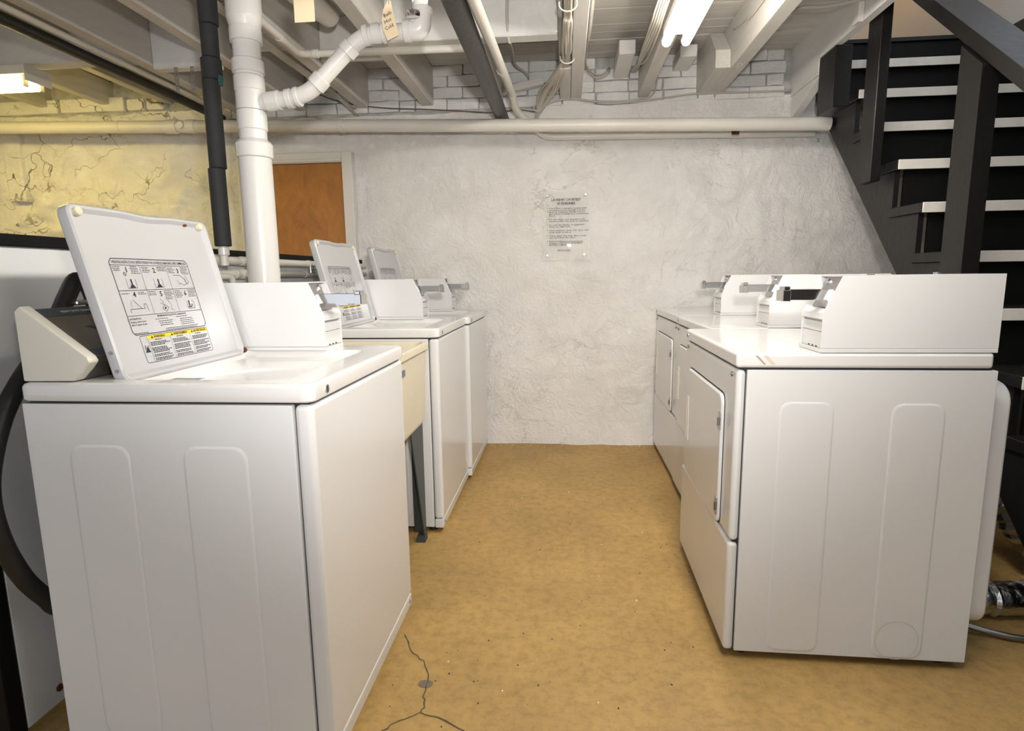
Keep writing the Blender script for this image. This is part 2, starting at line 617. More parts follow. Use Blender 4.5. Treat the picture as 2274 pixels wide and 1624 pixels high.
obj('floor_crack', ribbon([(-.516, 1.685), (-.473, 1.607), (-.425, 1.558), (-.389, 1.481), (-.39, 1.426), (-.377, 1.376), (-.384, 1.351)], .004), M['crack'], floor)
obj('floor_crack', ribbon([(-.384, 1.351), (-.33, 1.344), (-.257, 1.30), (-.20, 1.24), (-.12, 1.20)], .004), M['crack'], floor)
obj('floor_crack', ribbon([(-.384, 1.351), (-.428, 1.324), (-.464, 1.285), (-.50, 1.22)], .0035), M['crack'], floor)
bm = bmesh.new()
vs = [bm.verts.new((-.395 + .022 * (1 + .4 * noise.noise((k, 3, 1))) * math.cos(k * .6), 1.463 + .016 * (1 + .5 * noise.noise((k, 9, 2))) * math.sin(k * .6), .0012)) for k in range(10)]
bm.faces.new(vs)
obj('floor_stain', bm, M['stain'], floor)
bm = bmesh.new()
for k in range(90):
    x, y = random.uniform(-.5, .5), random.uniform(1.3, 3.8)
    s = random.uniform(.0008, .0022)
    box(bm, x - s, x + s, y - s * random.uniform(.5, 2), y + s, 0, .0015)
g = obj('floor_grit', bm, M['grit'], floor)
g['kind'] = 'stuff'
bm = bmesh.new()
for k in range(60):
    if k < 45:
        x, y = random.uniform(-.5, .55), random.uniform(3.78, 3.85)
        s = random.uniform(.001, .003)
    else:
        x, y = random.uniform(-.45, .45), random.uniform(1.4, 3.7)
        s = random.uniform(.0012, .0028)
    box(bm, x - s, x + s, y - s, y + s * 1.4, 0, s)
g = obj('plaster_crumbs', bm, M['debris'], floor)
g['kind'] = 'stuff'


# far wall: lumpy plaster below, brick above
def wall_y(x, z):
    p = Vector((x * 2.1, 0, z * 2.1))
    d = .016 * noise.noise(p) + .007 * noise.noise(p * 3.1) + .0035 * noise.noise(p * 8)
    if x < -2.0:
        k = min((-2.0 - x) / .3, 1)
        rg = 1 - abs(noise.noise(Vector((x * 3.2, 5, z * 5.0))))
        d += k * (.045 * (rg - .6) + .016 * noise.noise(Vector((x * 9, 2, z * 15))) + .007 * noise.noise(Vector((x * 24, 7, z * 40))))
    if z < .14:
        d += (.14 - z) * .10 * (1 + noise.noise(Vector((x * 6, 1, 0))))
    return YW - d


def ledge_z(x):
    if x < -2.25:
        return 2.265 + .012 * noise.noise(Vector((x * 3, 0, 0)))
    if x < -.15:
        return 2.185 + .02 * noise.noise(Vector((x * 5, 0, 0)))
    return 2.215 - .02 * math.exp(-((x - .33) / .2) ** 2) + .008 * noise.noise(Vector((x * 6, 0, 0)))


bm = bmesh.new()
NX, NZ = 430, 132
grid = []
for i in range(NX + 1):
    x = XL + (XR + .1 - XL) * i / NX
    zt = ledge_z(x)
    colv = []
    for j in range(NZ + 1):
        z = zt * j / NZ
        colv.append(bm.verts.new((x, wall_y(x, z), z)))
    colv.append(bm.verts.new((x, wall_y(x, zt) + .05, zt + .012)))
    colv.append(bm.verts.new((x, YW + .12, zt + .014)))
    grid.append(colv)
for i in range(NX):
    for j in range(NZ + 2):
        bm.faces.new((grid[i][j], grid[i + 1][j], grid[i + 1][j + 1], grid[i][j + 1]))
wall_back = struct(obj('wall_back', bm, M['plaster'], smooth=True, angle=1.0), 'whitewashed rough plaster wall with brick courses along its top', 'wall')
obj('brick_backing', B(XL, 1.42, YW + .013, YW + .14, 2.15, 2.62), M['mortar'], wall_back)

# painted bricks, four courses between the joists
def brick_mesh(w, h, k):
    bm = B(-w / 2, w / 2, -.05, .05, -h / 2, h / 2, .007, 2)
    bmesh.ops.subdivide_edges(bm, edges=[e for e in bm.edges if e.calc_length() > .04], cuts=2, use_grid_fill=True)
    for v in bm.verts:
        n = noise.noise_vector(Vector((v.co.x * 14 + k * 7.3, v.co.y * 9, v.co.z * 20 + k * 3.1)))
        v.co += Vector((n.x * .006, n.y * .006, n.z * .006))
    bmesh.ops.recalc_face_normals(bm, faces=bm.faces)
    me = bpy.data.meshes.new('brick')
    bm.to_mesh(me)
    bm.free()
    me.materials.append(M['brick'])
    return me


full = [brick_mesh(.202, .065, k) for k in range(7)]
half = [brick_mesh(.098, .065, 20 + k) for k in range(4)]
z = 2.205
row = 0
while z < 2.46:
    x = -2.35 + (0.05 if row % 2 else -.06)
    kk = row
    while x < 1.30:
        w = .098 if (kk % 5 == 2 and row % 2 == 0) else .200
        if x + w > 1.395:
            w = .098
        me = random.choice(half if w < .1 else full)
        cx = x + w / 2
        missing = (.12 < cx < .30 and z > 2.40)
        if not missing and cx + w / 2 < 1.41:
            o = new('brick', me, None, wall_back)
            o.location = (cx, YW + .04 + random.uniform(-.006, .008), z + .031 + random.uniform(-.002, .002))
            o.rotation_euler = (random.uniform(-.01, .01), random.uniform(-.015, .015), random.uniform(-.02, .02))
        x += w + random.uniform(.003, .011)
        kk += 1
    z += .070
    row += 1
# long stone blocks on the wall head at the left
for x0, x1 in ((-4.2, -3.42), (-3.40, -2.94), (-2.92, -2.80), (-2.78, -2.66)):
    bm = B(x0, x1, YW - .035, YW + .08, 2.275, 2.362 if x0 < -2.93 else 2.345, .008, 2)
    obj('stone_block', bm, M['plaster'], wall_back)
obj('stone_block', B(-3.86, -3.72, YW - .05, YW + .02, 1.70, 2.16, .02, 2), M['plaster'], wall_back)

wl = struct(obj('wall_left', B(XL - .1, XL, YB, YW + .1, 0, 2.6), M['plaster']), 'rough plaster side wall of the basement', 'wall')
wr = struct(obj('wall_right', B(XR, XR + .1, YB, YW + 1.6, 0, 2.46), M['darkwall']), 'dark painted wall on the far side of the stairs', 'wall')
wf = struct(obj('fill_blocker', B(.75, XR, YB - .1, YB, 0, 2.6), M['darkwall']), 'added dark blocker behind the camera, cutting fill light on the stair side', 'wall')  # unseen, added to keep fill light off the floor beside the near dryer
uw = struct(obj('wall_upstairs', B(1.2, XR + .1, 5.2, 5.3, 2.3, 4.6), M['upwall']), 'upstairs wall seen through the stair opening', 'wall')
obj('landing', B(1.42, XR, YW + .005, 5.2, 2.38, 2.458), M['black'], uw)
obj('side_wall', B(XR, XR + .1, 3.3, 5.2, 2.461, 4.6), M['upwall'], uw)
obj('side_wall', B(1.40, 1.44, 3.6, 5.2, 2.50, 4.6), M['upwall'], uw)

# ceiling: slab, boards across, joists along
ceiling = struct(obj('ceiling', B(XL, 1.40, YB, YW + .15, ZC + .022, ZC + .16), M['ceil']), 'open basement ceiling of painted joists and boards', 'ceiling')
me_p = None
y = YW - .01
k = 0
while y > 1.2:
    w = .098
    bm = B(XL, 1.395, y - w + .004, y - .001, ZC + random.uniform(-.002, .002), ZC + .021, .002, 1)
    obj('plank', bm, M['plank'], ceiling)
    y -= w
    k += 1
st = obj('plank', B(XL, 1.395, YB, y, ZC, ZC + .021), M['plank'], ceiling)


def joist(x0, x1, y0, y1, z0=2.232, z1=ZC, m='joist', nm='joist'):
    bm = B(x0, x1, y0, y1, z0, z1 - .001, .004, 1)
    return obj(nm, bm, M[m], ceiling)


joist(.879, .957, YB, YW + .05)
# sistered half joist with a cut end
bm = prism(bmesh.new(), [(3.392, 2.232), (YW + .05, 2.232), (YW + .05, ZC - .001), (3.56, ZC - .001), (3.40, 2.325)], 'x', .80, .8775)
obj('joist', bm, M['joist'], ceiling)
joist(.448, .514, YB, YW + .05)
joist(.033, .099, YB, YW + .05)
joist(-.034, .0315, 3.30, YW + .05)
joist(-.034, -.012, YB, 3.30, 2.30)
joist(-.43, -.392, 2.921, YW + .05)
joist(-.917, -.841, YB, YW + .05)
joist(-1.34, -1.264, YB, YW + .05)
joist(-1.75, -1.685, YB, YW + .05)
joist(-2.17, -2.10, YB, YW + .05)
joist(-2.68, -2.62, 3.02, YW + .05, 2.316)
joist(-3.10, -3.04, 3.02, YW + .05, 2.316)
joist(-3.55, -3.49, 3.02, YW + .05, 2.316)
joist(-2.55, -2.50, YB, 2.93, 2.316)
joist(-3.0, -2.95, YB, 2.93, 2.30)
joist(-3.45, -3.40, YB, 2.93, 2.316)
joist(-3.9, -2.172, 2.93, 3.018, 2.25, nm='header', m='joist2')
joist(-.84, -.035, 2.84, 2.92, nm='header', m='joist2')
joist(-1.684, -1.341, 3.0, 3.06, 2.30, nm='blocking', m='joist2')
joist(-2.099, -1.751, 2.98, 3.04, 2.215, nm='blocking', m='joist2')
joist(-1.263, -.918, 3.10, 3.14, 2.26, nm='blocking', m='joist2')
joist(.295, .385, 3.465, YW + .03, 2.35, 2.425, nm='ledger_block', m='joist2')
joist(.655, .75, 3.62, YW + .03, 2.375, 2.44, nm='ledger_block', m='joist2')
# stair trimmer: two boards
bm = prism(bmesh.new(), [(YW + .04, 2.20), (YW + .04, ZC + .25), (1.0, ZC + .25), (1.0, 2.285), (3.478, 2.285), (3.480, 2.20)], 'x', 1.362, 1.40)
obj('trimmer', bm, M['joist2'], ceiling)
bm = prism(bmesh.new(), [(YW - .01, 2.06), (YW - .01, 2.198), (3.482, 2.198), (3.482, 2.185)], 'x', 1.368, 1.41)
obj('trimmer', bm, M['joist2'], ceiling)
obj('post_strip', B(1.335, 1.36, 3.00, 3.05, 2.28, 2.47), M['trimw'], ceiling)

lm = bmesh.new()
add_text(lm, 'D', .05, 0, 0, 0, 'CENTER', .001)
for v in lm.verts:
    v.co = Vector((.918 + v.co.x, 3.385 - v.co.y * 1.6, 2.2305))
obj('painted_letter', lm, M['trimw'], ceiling)
lm = bmesh.new()
add_text(lm, '2', .03, 0, 0, 0, 'CENTER', .0004)
for v in lm.verts:
    v.co = Vector((1.535 + v.co.x, 3.851, 1.93 + v.co.y))
obj('pencil_mark', lm, M['greyink'], wall_back)

# ------------------------------------------------------------------ door in the far wall
door = struct(thing('door_1', 'orange birch plywood door in a white frame beyond the partition', 'door', (-1.79, YW - .03, 0)))
obj('door_panel', B(-.31, .335, -.012, .02, 0, 1.893, .003), M['door'], door)
obj('door_frame', B(.337, .405, -.03, .03, 0, 1.96, .004), M['trimw'], door)
obj('door_frame', B(-.385, -.312, -.03, .03, 0, 1.96, .004), M['trimw'], door)
obj('door_frame', B(-.3115, .3365, -.03, .03, 1.895, 1.96, .004), M['trimw'], door)
obj('door_stop', B(-.31, .335, -.04, -.031, 1.90, 1.918, .002), M['trimw'], door)

# ------------------------------------------------------------------ sign on the far wall
sgn = thing('notice_sign', 'clear acrylic laundry courtesy notice screwed to the plaster wall', 'sign', (.0045, YW - .030, 1.245))
bm = bmesh.new()
NXs, NZs = 14, 20
SW, SH = .296, .446
gv = [[[bm.verts.new((-SW / 2 + SW * i / NXs, t + .0025 * noise.noise(Vector((i * .22, j * .18, 4))) + .003 * (j / NZs - .5) * (i / NXs - .5) * 4, SH * j / NZs)) for j in range(NZs + 1)] for i in range(NXs + 1)] for t in (0, .0025)]
for i in range(NXs):
    for j in range(NZs):
        bm.faces.new((gv[0][i][j], gv[0][i + 1][j], gv[0][i + 1][j + 1], gv[0][i][j + 1]))
        bm.faces.new((gv[1][i][j], gv[1][i][j + 1], gv[1][i + 1][j + 1], gv[1][i + 1][j]))
for i in range(NXs):
    for j in (0, NZs):
        bm.faces.new((gv[0][i][j], gv[0][i + 1][j], gv[1][i + 1][j], gv[1][i][j]))
for j in range(NZs):
    for i in (0, NXs):
        bm.faces.new((gv[0][i][j], gv[0][i][j + 1], gv[1][i][j + 1], gv[1][i][j]))
obj('acrylic_plate', bm, M['acrylic'], sgn, smooth=True, angle=.6)
bm = bmesh.new()
add_text(bm, 'LAUNDRY COURTESY', .0215, 0, .372, 0, 'CENTER', .0003, .187)
add_text(bm, 'GUIDELINES', .0215, 0, .349, 0, 'CENTER', .0003, .116)
yy = .322
paras = [(['If you find a machine loaded with', "another person's laundry and the", 'cycle is complete, kindly remove', 'and place it neatly in a convenient', 'place.'], 0),
         (['Do not leave your laundry in the', 'machine after the cycle is complete'], 0),
         (['Do not dry plastic or synthetic', 'items on high heat.'], 0),
         (['Leave washers clean, lids open, and', 'soap trays in place.'], 0),
         (['Clean dryer lint trap after every', 'use, and close the door.'], 0),
         (['Report malfunctioning machines', 'promptly to NATIONAL APARTMENT', 'LAUNDRY COMPANY at'], 0)]
for ls, _ in paras:
    quad(bm, -.1205, -.1165, yy + .002, yy + .006)
    for i, l in enumerate(ls):
        add_text(bm, l, .0115, -.108, yy - i * .0115, 0, 'LEFT', .00012, .0072 * len(l))
    yy -= len(ls) * .0115 + .0115
add_text(bm, '412-361-2222', .0175, -.012, .055, 0, 'CENTER', .0002, .082)
for v in bm.verts:
    v.co = Vector((v.co.x, -.0085, v.co.y))
obj('sign_print', bm, M['ink'], sgn)['kind'] = 'stuff'
for sx, sz in ((-.12, .405), (.125, .408), (-.12, .03), (.118, .033)):
    obj('screw', T([(sx, -.010, sz), (sx, -.002, sz)], [.0075, .009], 12), M['screw'], sgn)


# ------------------------------------------------------------------ machines
def I3(f):
    return f


def coin_meter(root, s, y0, y1, xf, xb, sl):
    """coin box; s=+1 front faces +x, s=-1 front faces -x; xf front, xb back (local), drawn in x' = s*x"""
    X = lambda x: x          # noqa
    zk, zt, zb = 1.036, 1.137, .9405
    f = xf
    # profile in (x, z): front low, knee, front top, back top, back low
    prof = [(f, zb), (f, zk), (f - s * .046, zt), (xb, zt), (xb, zb)]
    inn = [(f - s * .010, zb), (f - s * .010, zk - .004), (f - s * .056, zt), (xb, zt), (xb, zb)]
    bm = bmesh.new()
    prism(bm, prof, 'y', y0, y0 + .0025)
    prism(bm, prof, 'y', y1 - .0025, y1)
    # top, back and core
    box(bm, *sorted((f - s * .046, xb)), y0 + .0025, y1 - .0025, zt - .003, zt)
    case = obj('coin_meter', bm, M['enamel'], root)
    core = prism(bmesh.new(), [(f - s * .012, zb), (f - s * .012, zk - .018), (f - s * .02, zk - .012), (f - s * .066, zt - .004), (xb + s * .003, zt - .004), (xb + s * .003, zb)], 'y', y0 + .003, y1 - .003)
    obj('meter_core', core, M['steel'], case)
    obj('meter_base', B(*sorted((f + s * .002, xb)), y0 - .001, y1 + .001, .929, .9395, .001, 1), M['enamel'], case)
    # coin drawer with its sloping hood
    dr = bmesh.new()
    prism(dr, [(f - s * .0118, zb), (f - s * .003, zb), (f - s * .003, .985), (f - s * .0118, .985)], 'y', y0 + .004, y1 - .004)
    prism(dr, [(f - s * .0118, .9865), (f - s * .003, .9865), (f - s * .006, 1.012), (f - s * .0118, 1.014)], 'y', y0 + .004, y1 - .004)
    obj('coin_drawer', dr, M['enamel'], case)
    hd = prism(bmesh.new(), [(f - s * .0118, 1.016), (f + s * .001, 1.020), (f - s * .002, zk), (f - s * .02, zk + .012), (f - s * .03, zk)], 'y', y0 + .003, y1 - .003)
    obj('meter_hood', hd, M['enamel'], case)
    # sloping chrome face plate
    a = Vector((f - s * .022, 0, zk + .013)); b_ = Vector((f - s * .060, 0, zt - .006))
    n = Vector((s * (zt - zk), 0, .046)).normalized()
    ym0, ym1 = y0 + .022, y1 - .03
    bm = bmesh.new()
    c = [(a, ym0), (b_, ym0), (b_, ym1), (a, ym1)]
    lo = [bm.verts.new(p + Vector((0, yy_, 0))) for p, yy_ in c]
    hi = [bm.verts.new(p + n * .006 + Vector((0, yy_, 0))) for p, yy_ in c]
    bm.faces.new(lo); bm.faces.new(hi)
    for i in range(4):
        bm.faces.new((lo[i], lo[(i + 1) % 4], hi[(i + 1) % 4], hi[i]))
    obj('slide_plate', bm, M['steel'], case)
    ymid = (ym0 + ym1) / 2
    # the coin slide sticks straight out
    obj('coin_slide', B(*sorted((f - s * .045, f + s * (sl - .02))), ymid - .024, ymid + .024, 1.070, 1.100, .001, 1), M['chrome'], case)
    e = bmesh.new()
    box(e, *sorted((f + s * (sl - .022), f + s * sl)), ymid - .027, ymid + .027, 1.066, 1.098, .002, 1)
    box(e, *sorted((f + s * (sl - .022), f + s * (sl - .005))), ymid - .020, ymid + .020, 1.096, 1.108, .002, 1)
    obj('slide_handle', e, M['chrome'], case)
    # maker's round lock on the plate
    lk = a.lerp(b_, .82) + n * .006
    obj('lock', T([lk + Vector((0, ym1 - .02, 0)), lk + n * .006 + Vector((0, ym1 - .02, 0))], .010, 14), M['chrome'], case)
    for q in (.02, .045, .07):
        obj('drawer_slot', B(*sorted((f - s * .0035, f - s * .0022)), y0 + .012 + q, y0 + .022 + q, zb + .001, zb + .0045), M['seam'], case)
    return case


def emboss(root, x0, x1, z0, z1, yface, nm='embossed_panel'):
    """a pressed vertical panel on a side sheet, edge rolled into the sheet"""
    cu, cv, hu, hv = (x0 + x1) / 2, (z0 + z1) / 2, (x1 - x0) / 2, (z1 - z0) / 2
    th = angles(hu, hv, 40)
    rings = []
    for d, n in ((0, 0.0003), (.003, .0014), (.006, .002), (.010, .002)):
        rings.append([(cu + rr_pt(t, hu - d, hv - d, .030)[0], yface - n, cv + rr_pt(t, hu - d, hv - d, .030)[1]) for t in th])
    bm = loops(bmesh.new(), rings, cap0=False)
    return obj(nm, bm, M['enamel'], root)


def lid_print(bm, y_only=False):
    """the printed instruction sheet in lid coordinates (u right, v up)"""
    u0, u1, v0, v1 = .078, .358, .103, .288
    r = .008
    out = [(u0 + r, v0), (u1 - r, v0), (u1, v0 + r), (u1, v1 - r), (u1 - r, v1), (u0 + r, v1), (u0, v1 - r), (u0, v0 + r), (u0 + r, v0)]
    stroke(bm, out, .0016)
    for v in (.2725, .2105, .149):
        stroke(bm, [(u0, v), (u1, v)], .0010)
    for u in (.170, .266):
        stroke(bm, [(u, .149), (u, .2725)], .0009)
    add_text(bm, 'OPERATING INSTRUCTIONS / INSTRUCTIONS POUR COUVERCLE DE MACHINE LAVER COMMERCIALE', .0098, .084, .2765, 0, 'LEFT', .00012, .268)
    for i, (u, v) in enumerate(((.124, .255), (.218, .254), (.309, .253), (.124, .194), (.217, .193), (.311, .192))):
        add_text(bm, str(i + 1), .0185, u, v, 0, 'CENTER', .0003)
    # pictograms: agitator with detergent, agitator, hand with card, lid arrow, hands, load
    for u in (.128, .222):
        stroke(bm, [(u - .016, .240), (u - .016, .216), (u + .014, .216), (u + .014, .238)], .0009)
        stroke(bm, [(u, .238), (u, .224)], .0042)
        bm.faces.new([bm.verts.new((a, b_, 0)) for a, b_ in ((u - .010, .2165), (u + .009, .2165), (u + .004, .224), (u - .004, .224))])
    stroke(bm, [(.110, .250), (.116, .246), (.119, .251), (.113, .255), (.110, .250)], .0012)
    stroke(bm, [(.285, .247), (.312, .247), (.326, .236), (.330, .224), (.318, .219), (.306, .226), (.300, .222), (.296, .234)], .0010)
    stroke(bm, [(.332, .246), (.340, .228), (.333, .222), (.326, .240)], .0010)
    stroke(bm, [(.096, .156), (.096, .165), (.134, .165), (.112, .188)], .0011)
    stroke(bm, [(.134, .165), (.144, .165), (.144, .176), (.152, .176), (.155, .158)], .0011)
    stroke(bm, [(.106, .186), (.102, .176), (.104, .169)], .0008)
    stroke(bm, [(.205, .186), (.214, .180), (.212, .172), (.203, .176)], .0008)
    stroke(bm, [(.206, .160), (.216, .172), (.228, .164), (.218, .153), (.206, .160)], .0011)
    bm.faces.new([bm.verts.new((a, b_, 0)) for a, b_ in ((.212, .161), (.217, .166), (.220, .163), (.215, .158))])
    stroke(bm, [(.232, .182), (.242, .170), (.238, .158), (.248, .154)], .0008)
    stroke(bm, [(.306, .176), (.306, .156), (.334, .156), (.336, .172), (.328, .178)], .0010)
    stroke(bm, [(.315, .178), (.315, .162)], .0038)
    stroke(bm, [(.308, .160), (.322, .160), (.326, .168)], .0024)
    # microtext as broken word bars
    rnd = random.Random(3)
    def lines(ua, ub, va, n, h=.0042, w=.0014):
        for i in range(n):
            u = ua + rnd.uniform(0, .003)
            end = ub - rnd.uniform(0, (ub - ua) * .3)
            while u < end:
                l = rnd.uniform(.003, .009)
                quad(bm, u, min(u + l, end), va - i * h - w / 2, va - i * h + w / 2)
                u += l + .0016
    for ua, ub, va, n in ((.082, .112, .268, 3), (.137, .168, .269, 5), (.174, .205, .268, 4), (.230, .263, .268, 3), (.270, .300, .267, 4), (.320, .355, .268, 5),
                          (.082, .114, .203, 1), (.136, .166, .205, 2), (.173, .207, .206, 3), (.228, .263, .206, 6), (.269, .300, .205, 5), (.322, .354, .206, 5)):
        lines(ua, ub, va, n)
    add_text(bm, 'ATTENTION:', .0065, .082, .139, 0, 'LEFT', .0001)
    add_text(bm, 'Replace inlet hoses', .0065, .082, .132, 0, 'LEFT', .0001)
    add_text(bm, 'after 5 years of use.', .0065, .082, .125, 0, 'LEFT', .0001)
    add_text(bm, 'MINIMUM INSTALLATION CLEARANCES', .0062, .232, .1415, 0, 'CENTER', .0001)
    lines(.165, .225, .136, 1); lines(.175, .238, .130, 3, .0052); lines(.245, .290, .137, 1); lines(.255, .325, .131, 4, .0050)
    lines(.190, .330, .110, 2, .004); lines(.082, .135, .1065, 1)
    # warning block outline and text
    a0, a1, b0, b1 = .094, .354, .033, .099
    stroke(bm, [(a0 + .004, b0), (a1 - .004, b0), (a1, b0 + .004), (a1, b1 - .004), (a1 - .003, b1), (a0 + .003, b1), (a0, b1 - .003), (a0, b0 + .004), (a0 + .004, b0)], .0011)
    for u in (.1185, .198, .276):
        stroke(bm, [(u, b0), (u, .0895)], .0007)
    for ua, ub in ((.122, .195), (.202, .273), (.280, .350)):
        lines(ua + .018, ub - .018, .0865, 1, .004, .0018)
        lines(ua, ub, .0805, 3, .0036, .0019); lines(ua, ub, .0665, 4, .0036, .0019); lines(ua, ub, .0495, 2, .0036, .0019)
        lines(ua, ub, .0405, 2, .0036, .0019)
    # hand-and-flame warning picture
    bm.faces.new([bm.verts.new((a, b_, 0)) for a, b_ in ((.099, .058), (.116, .058), (.112, .065), (.108, .073), (.104, .066))])
    stroke(bm, [(.101, .066), (.103, .076)], .0018)
    stroke(bm, [(.112, .066), (.113, .075)], .0016)
    return bm


PRINT_ME = None


def make_lid(root, full=True):
    u = Vector((0, 1, 0)); v = Vector((-.2333, 0, .9724)); n = Vector((.9724, 0, .2333))
    org = Vector((-.456, .045, .920))
    mw = Matrix(((u.x, v.x, n.x, org.x), (u.y, v.y, n.y, org.y), (u.z, v.z, n.z, org.z), (0, 0, 0, 1)))
    W_, H_ = .492, .407
    hu, hv = W_ / 2, H_ / 2
    th = angles(hu, hv, 56)
    def ring(d, nn):
        return [(hu + rr_pt(t, hu - d, hv - d, max(.022 - d, .004))[0], hv + rr_pt(t, hu - d, hv - d, max(.022 - d, .004))[1], nn) for t in th]
    bm = loops(bmesh.new(), [ring(.004, -.020), ring(0, -.014), ring(0, .006), ring(.004, .010), ring(.010, .010), ring(.015, .004), ring(.018, 0)])
    # pressed finger grip in the top rim
    for vtx in bm.verts:
        if vtx.co.y > H_ - .02 and .17 < vtx.co.x < .33:
            k = math.cos((vtx.co.x - .25) / .08 * PI / 2)
            vtx.co.y -= .005 * max(k, 0)
    lid = obj('lid', bm, M['lidwhite'], root, smooth=True, angle=.7)
    lid.matrix_local = mw
    global PRINT_ME
    if PRINT_ME is None:
        pb = lid_print(bmesh.new())
        po = obj('instruction_print', pb, M['ink'], lid)
        PRINT_ME = po.data
    else:
        po = new('instruction_print', PRINT_ME, None, lid)
    po.location = (0, 0, .0012)
    po['kind'] = 'stuff'
    yb_ = bmesh.new()
    quad(yb_, .118, .352, .0895, .0985, .0008)
    obj('warning_band', yb_, M['yellow'], lid)
    wb = bmesh.new()
    for s_, uu, w_ in (('WARNING', .140, .040), ('AVERTISSEMENT', .2125, .056), ('ADVERTENCIA', .293, .054)):
        add_text(wb, s_, .0085, uu, .091, .0018, 'LEFT', .0002, w_)
        wb.faces.new([wb.verts.new(p) for p in ((uu - .010, .0905, .0018), (uu - .003, .0905, .0018), (uu - .0065, .0972, .0018))])
    obj('warning_print', wb, M['ink'], lid)['kind'] = 'stuff'
    for uu in (.030, W_ - .030):
        o = obj('bumper', T([(uu, H_ - .016, .001), (uu, H_ - .016, .011), (uu, H_ - .016, .013)], [.011, .010, .007], 14), M['bumper'], lid)
    # hinge hardware
    for vv in (.030, .072):
        obj('bolt', T([(-.002, vv, -.004), (.001, vv, -.004)], .0045, 10), M['screw'], lid)
    hb = bmesh.new()
    beam(hb, (W_ + .002, .02, .004), (W_ - .002, .085, .004), .010, .005, (0, 0, 1), .001)
    obj('hinge', hb, M['steel'], lid)
    obj('hinge_pin', T([(W_ - .004, .012, .006), (W_ + .006, .012, .006)], .008, 10), M['rust'], lid)
    return lid


